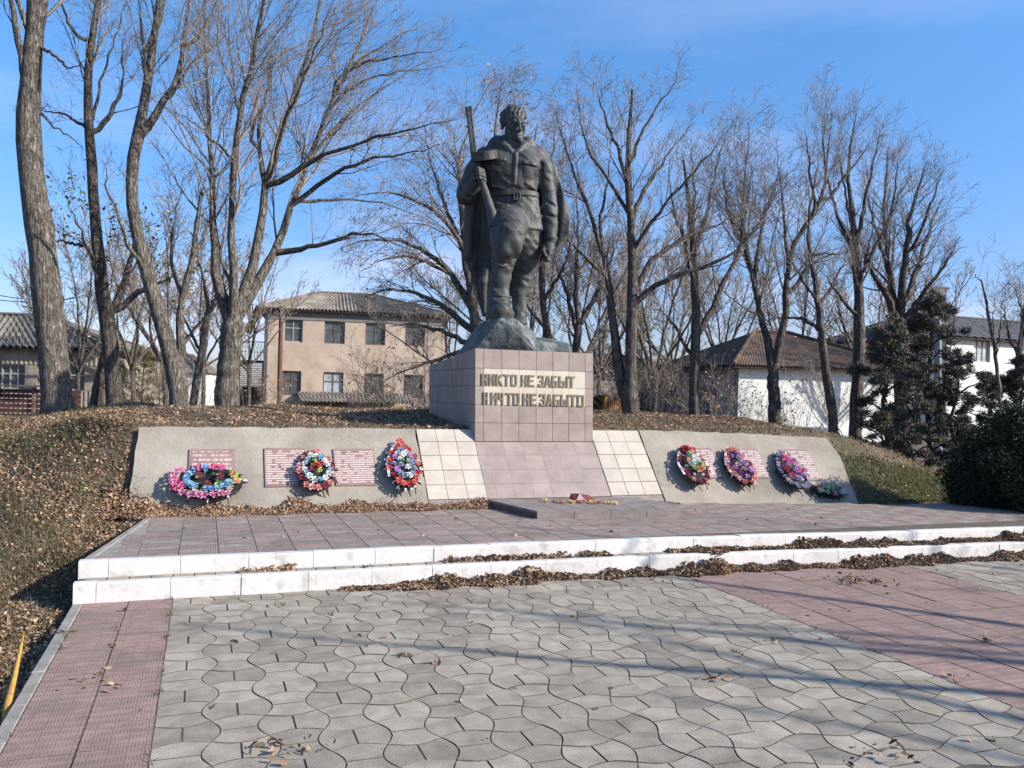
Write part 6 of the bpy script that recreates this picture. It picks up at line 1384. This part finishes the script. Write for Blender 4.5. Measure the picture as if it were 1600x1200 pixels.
for x_ in np.linspace(-1.38, -.05, 9): f1.box(b, x_, x_+.02, .56, .58, zt+.05, zt+1.15)
f1.box(b, -1.4, -.04, .555, .585, zt+1.12, zt+1.17); f1.box(b, -1.4, -.04, .555, .585, zt+.55, zt+.58)
for k in range(8): xx = -1.36+k*.165; b.tube([f1(xx, .57, zt+.1), f1(xx+.15, .57, zt+.55)], .01, 4, False); b.tube([f1(xx+.15, .57, zt+.6), f1(xx, .57, zt+1.1)], .01, 4, False)
b.build('rail', M_metal, pr_)
b = MB(); f1.box(b, -.5, -.05, -.5, .1, ze-1.55, ze-.05); 
v_, f_ = wavy(f1(-1.1, -.3, ze-1.35), f1(-.9, 2.4, ze-1.35), f1(-.3, 2.4, ze+.1), f1(-.5, -.3, ze+.1), 30, 3, .03, 6); put('awning', v_+[q-Vector((0, 0, .05)) for q in v_], f_+[[i+len(v_) for i in reversed(k)] for k in f_], M_slate2, pr_)
# long low building at the far left
D2 = 30.; pc = at(156, 640, D2); f2 = Fr(pc.x-8.5, D2-.8, math.radians(5)); W2 = 8.5
lb = thing('long_low_building', f2(6, 0, 0), 'long low building with corrugated grey roof and ribbed cladding at the left edge', 'building')
zee = at(100, 543, D2-.3).z
def z2(py): return at(100, py, D2-.3).z
ops = [(W2-8.3+2.05*i, W2-8.3+2.05*i+1.65, z2(610), z2(571)) for i in range(4)]
b = MB(); n = 0
def ribbed(fr, x0, x1, z0_, z1_, pitch=.16, y=0., amp=.03):
    k = int((x1-x0)/pitch*4); V = []; 
    for i in range(k+1):
        x = x0+(x1-x0)*i/k; yy = y-amp*(.5+.5*math.sin(2*math.pi*(x-x0)/pitch)); V += [fr(x, yy, z0_), fr(x, yy, z1_)]
    return V, [[2*i, 2*i+2, 2*i+3, 2*i+1] for i in range(k)]
M_clad = mat('cladding_mat', (.22, .19, .145), .9, (.33, .285, .225), 2.5, wear=((.13, .11, .09), 4, .55, .7, .6))
wall_open(f2, 0, W2, -.5, zee, ops, .2).build('wall', M_clad, lb)
for (za, zb_, nm) in ((z2(570.5), zee-.02, 'upper_cladding'), (-.4, z2(611), 'lower_cladding')):
    V, Fc = ribbed(f2, 0, W2, za, zb_); put(nm, V, Fc, M_clad, lb)
for o_ in ops: window(f2, *o_, lb, M_fgrey, M_glass, (5, 1), .05)
for q_ in (0, W2-.2): b = MB(); f2.box(b, q_, q_+.2, .2, 8, -.5, zee); b.build('side_wall', M_clad, lb)
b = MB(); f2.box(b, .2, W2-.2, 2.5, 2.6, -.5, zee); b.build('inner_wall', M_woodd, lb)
hip_roof(f2, W2, 7.5, zee, at(40, 492, D2+3).z, .35, M_slate, lb, 42, .04, 1.0, W2-3.4)
# brown plank fence in front of it
fn = thing('plank_fence', f2(5, -3, 0), 'low red brown plank fence with pale posts in front of the long low building', 'fence')
f2b = Fr(at(-60, 640, 22).x, 22, math.radians(4))
for k in range(5): b = MB(); f2b.box(b, .9*k, .9*k+.07, -.05, .02, .3, 1.42); b.build('post', M_wood, fn)
for r in range(6):
    for k in range(3): b = MB(); f2b.box(b, .07+1.0*k, .07+1.0*k+.97, 0, .025, .62+.13*r, .62+.13*r+.10); b.build('plank', M_redwood, fn)
b = MB(); f2b.box(b, -.3, 2.2, -.25, .3, 1.44, 1.48); b.build('top_board', M_wood, fn)
b = MB(); f2b.box(b, 1.6, 4.2, .3, .5, .2, .72); b.build('plinth_wall', M_conc, fn)
# whitewashed house on the right
D3 = 30.; pc = at(1153, 640, D3); f3 = Fr(pc.x, D3, math.radians(13)); W3_ = 7.; wh = thing('whitewashed_house', f3(3, 0, 0), 'low house with whitewashed front, side wall toned mauve for shade and old hipped roof', 'house')
ze3 = at(1160, 570, D3).z; b = MB(); f3.box(b, 0, W3_, 0, .3, -.6, ze3); b.build('front_wall', M_wwall, wh)
f3s = Fr(pc.x, D3, math.radians(13+90)); wx0, wx1 = 1.6, 3.0; zA, zB = at(1108, 652, D3+1.5).z, at(1108, 604, D3+1.5).z
# side wall runs back from the corner; its outer face looks left
f3l = Fr(*(f3(0, 7.2, 0).xy), math.radians(13-90)); w_ = (7.2-3.1, 7.2-1.7, zA, zB)
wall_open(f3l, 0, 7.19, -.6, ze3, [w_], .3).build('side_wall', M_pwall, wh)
window(f3l, *w_, wh, M_fgrey, M_glass, (1, 1), .06)
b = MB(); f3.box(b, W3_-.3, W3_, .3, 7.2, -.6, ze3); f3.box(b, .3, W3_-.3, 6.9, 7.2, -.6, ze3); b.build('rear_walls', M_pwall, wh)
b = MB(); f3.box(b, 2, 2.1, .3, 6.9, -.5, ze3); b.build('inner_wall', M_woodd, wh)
hip_roof(f3, W3_, 7.2, ze3, at(1180, 518, D3+4).z, .42, M_slate2, wh, 70, .010, 2.6, W3_-2.9)
b = MB(); f3.box(b, -.15, W3_+.1, -.32, -.2, ze3-.10, ze3+.02); b.build('eaves_board', M_woodd, wh)
b = MB(); f3.box(b, -2.9, -.2, 3.5, 7., 1.7, 1.8); 
# lower extension behind the big two stemmed tree
ex = Fr(*(f3(-3.4, 6.2, 0).xy), math.radians(13)); e_ = thing('outbuilding', ex(1, 0, 0), 'mauve grey outbuilding with a low sloping roof left of the whitewashed house', 'outbuilding')
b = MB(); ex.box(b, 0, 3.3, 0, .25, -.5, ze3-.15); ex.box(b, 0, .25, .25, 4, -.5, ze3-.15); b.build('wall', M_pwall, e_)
v_, f_ = wavy(ex(-.3, -.3, ze3-.25), ex(3.35, -.3, ze3-.25), ex(3.35, 4, ze3+.75), ex(-.3, 4, ze3+.75), 100, 4, .04, 16); put('roof', v_+[q-Vector((0, 0, .05)) for q in v_], f_+[[i+len(v_) for i in reversed(k)] for k in f_], M_slate2, e_)
# rusty shed
D4 = 21.; ps = at(949, 640, D4); f4 = Fr(ps.x-.02, D4, math.radians(8)); sh = thing('rusty_shed', f4(0, 0, 0), 'small rusty sheet metal shed between the plinth and the big two stemmed tree', 'shed')
zsd = at(950, 618, D4).z; b = MB(); f4.box(b, 0, .05, 0, 1.2, .1, zsd); f4.box(b, .36, .40, 0, 1.2, .1, zsd); f4.box(b, .05, .36, 1.15, 1.2, .1, zsd); b.build('side_walls', M_rust, sh)
V, Fc = ribbed(f4, .05, .36, .1, zsd, .05, 0, .008); put('door', V, Fc, M_rust, sh)
b = MB(); f4.box(b, -.06, .0, -.03, .02, .1, zsd+.02); b.build('door_post', M_ochre, sh)
b = MB(); f4.box(b, -1.3, -.07, .25, .3, .1, zsd-.02); b.build('dark_wall', M_redwood, sh)
b = MB(); b.hexa([f4(-1.35, -.15, zsd+.06), f4(.02, -.15, zsd+.0), f4(.02, 1.2, zsd+.0), f4(-1.35, 1.2, zsd+.06), f4(-1.35, -.15, zsd+.09), f4(.02, -.15, zsd+.03), f4(.02, 1.2, zsd+.03), f4(-1.35, 1.2, zsd+.09)]); b.build('roof', M_metal, sh)
# white building far right
D5 = 40.; p5 = at(1478, 600, D5); f5 = Fr(p5.x, D5, math.radians(24)); W5 = 16; wb = thing('white_building', f5(5, 0, 0), 'tall white building with dark roof far behind the conifers at the right', 'building')
ze5 = at(1500, 525, D5).z; zz5 = at(1545, 566, D5+1).z
ops = [(1.9+3.0*i, 3.1+3.0*i, zz5, zz5+.62+.5) for i in range(4)]
wall_open(f5, 0, W5, -.5, ze5, ops, .3).build('wall', M_wwall, wb)
for o_ in ops: window(f5, *o_, wb, M_fgrey, M_glassw, (2, 0), .05)
b = MB(); f5.box(b, 0, .3, .3, 8, -.5, ze5); f5.box(b, .3, W5, 3, 3.1, -.5, ze5); b.build('inner_wall', M_wwall, wb)
hip_roof(f5, W5, 8, ze5, ze5+1.5, .4, mat('dark_roof_mat', (.06, .06, .065), .9, (.10, .10, .105), 3), wb, 30, .02, 2., W5-2)
b = MB(); f5.box(b, .6, 1.3, 1.2, 1.9, ze5, ze5+1.6); f5.box(b, .5, 1.4, 1.1, 2.0, ze5+1.6, ze5+1.7); b.build('chimney', M_wood, wb)
# utility pole between the conifers
Yp = 24.; pp_ = at(1462, 640, Yp); up_ = thing('utility_pole', (pp_.x, Yp, 0), 'grey concrete utility pole with a metal bracket rising out of the conifers', 'pole')
zt_ = at(1458, 452, Yp).z; b = MB(); b.tube([Vector((pp_.x+.1, Yp, -.3)), Vector((pp_.x, Yp, zt_))], [.13, .09], 8); b.build('post', M_metal, up_)
b = MB(); b.box((pp_.x-.16, Yp-.1, zt_-.85), (.3, 0, 0), (0, .2, 0), (0, 0, .85)); b.build('metal_box', M_metal, up_)
b = MB(); b.box((pp_.x-.3, Yp-.06, zt_), (.6, 0, 0), (0, .12, 0), (0, 0, .06)); b.build('cross_arm', M_wood, up_)
# wires at the left
for k, (ya, yb) in enumerate(((450, 455), (462, 449))):
    A_, B_2 = at(-60, ya, 17), at(175, yb, 23); b = MB(); pts_ = [A_.lerp(B_2, t)-Vector((0, 0, .25*math.sin(math.pi*t))) for t in np.linspace(0, 1, 12)]; b.tube(pts_, .009, 4)
    tag(b.build('overhead_wire', M_wire, None, origin=A_), ['upper of two thin wires crossing the sky at the left edge', 'lower of two thin wires crossing the sky at the left edge'][k], 'wire')
# small far houses glimpsed through the trees
for (px, Yf, w_, h_, lab, mt_) in ((262, 42, 3.5, 2.2, 'small grey roofed white outhouse glimpsed left of the third trunk', M_wwall), (1075, 60, 9, 3.4, 'far pale house glimpsed through the trees right of the plinth', M_beige), (165, 40, 2.0, 2.6, 'pale green painted hut glimpsed beside the second trunk', M_wwall)):
    p = at(px, 640, Yf); fh = Fr(p.x-w_/2, Yf, .1); h_t = thing('small_house', fh(w_/2, 0, 0), lab, 'house'); b = MB(); fh.box(b, 0, w_, 0, 3, -.4, h_); b.build('wall', mt_, h_t)
    b = MB(); b.add([fh(-.2, -.2, h_+.01), fh(w_+.2, -.2, h_+.01), fh(w_+.2, 3.2, h_+.01), fh(-.2, 3.2, h_+.01), fh(w_*.3, 1.5, h_+1), fh(w_*.7, 1.5, h_+1)], [[3, 2, 1, 0], [0, 1, 5, 4], [1, 2, 5], [2, 3, 4, 5], [3, 0, 4]]); b.build('roof', M_slate, h_t)
#print('TRIS', sum(sum(max(1, l_-2) for l_ in [len(p_.vertices) for p_ in o_.data.polygons]) if len(o_.data.polygons) < 2000 else len(o_.data.polygons)*(len(o_.data.polygons[0].vertices)-2) for o_ in bpy.data.objects if o_.type == 'MESH'))
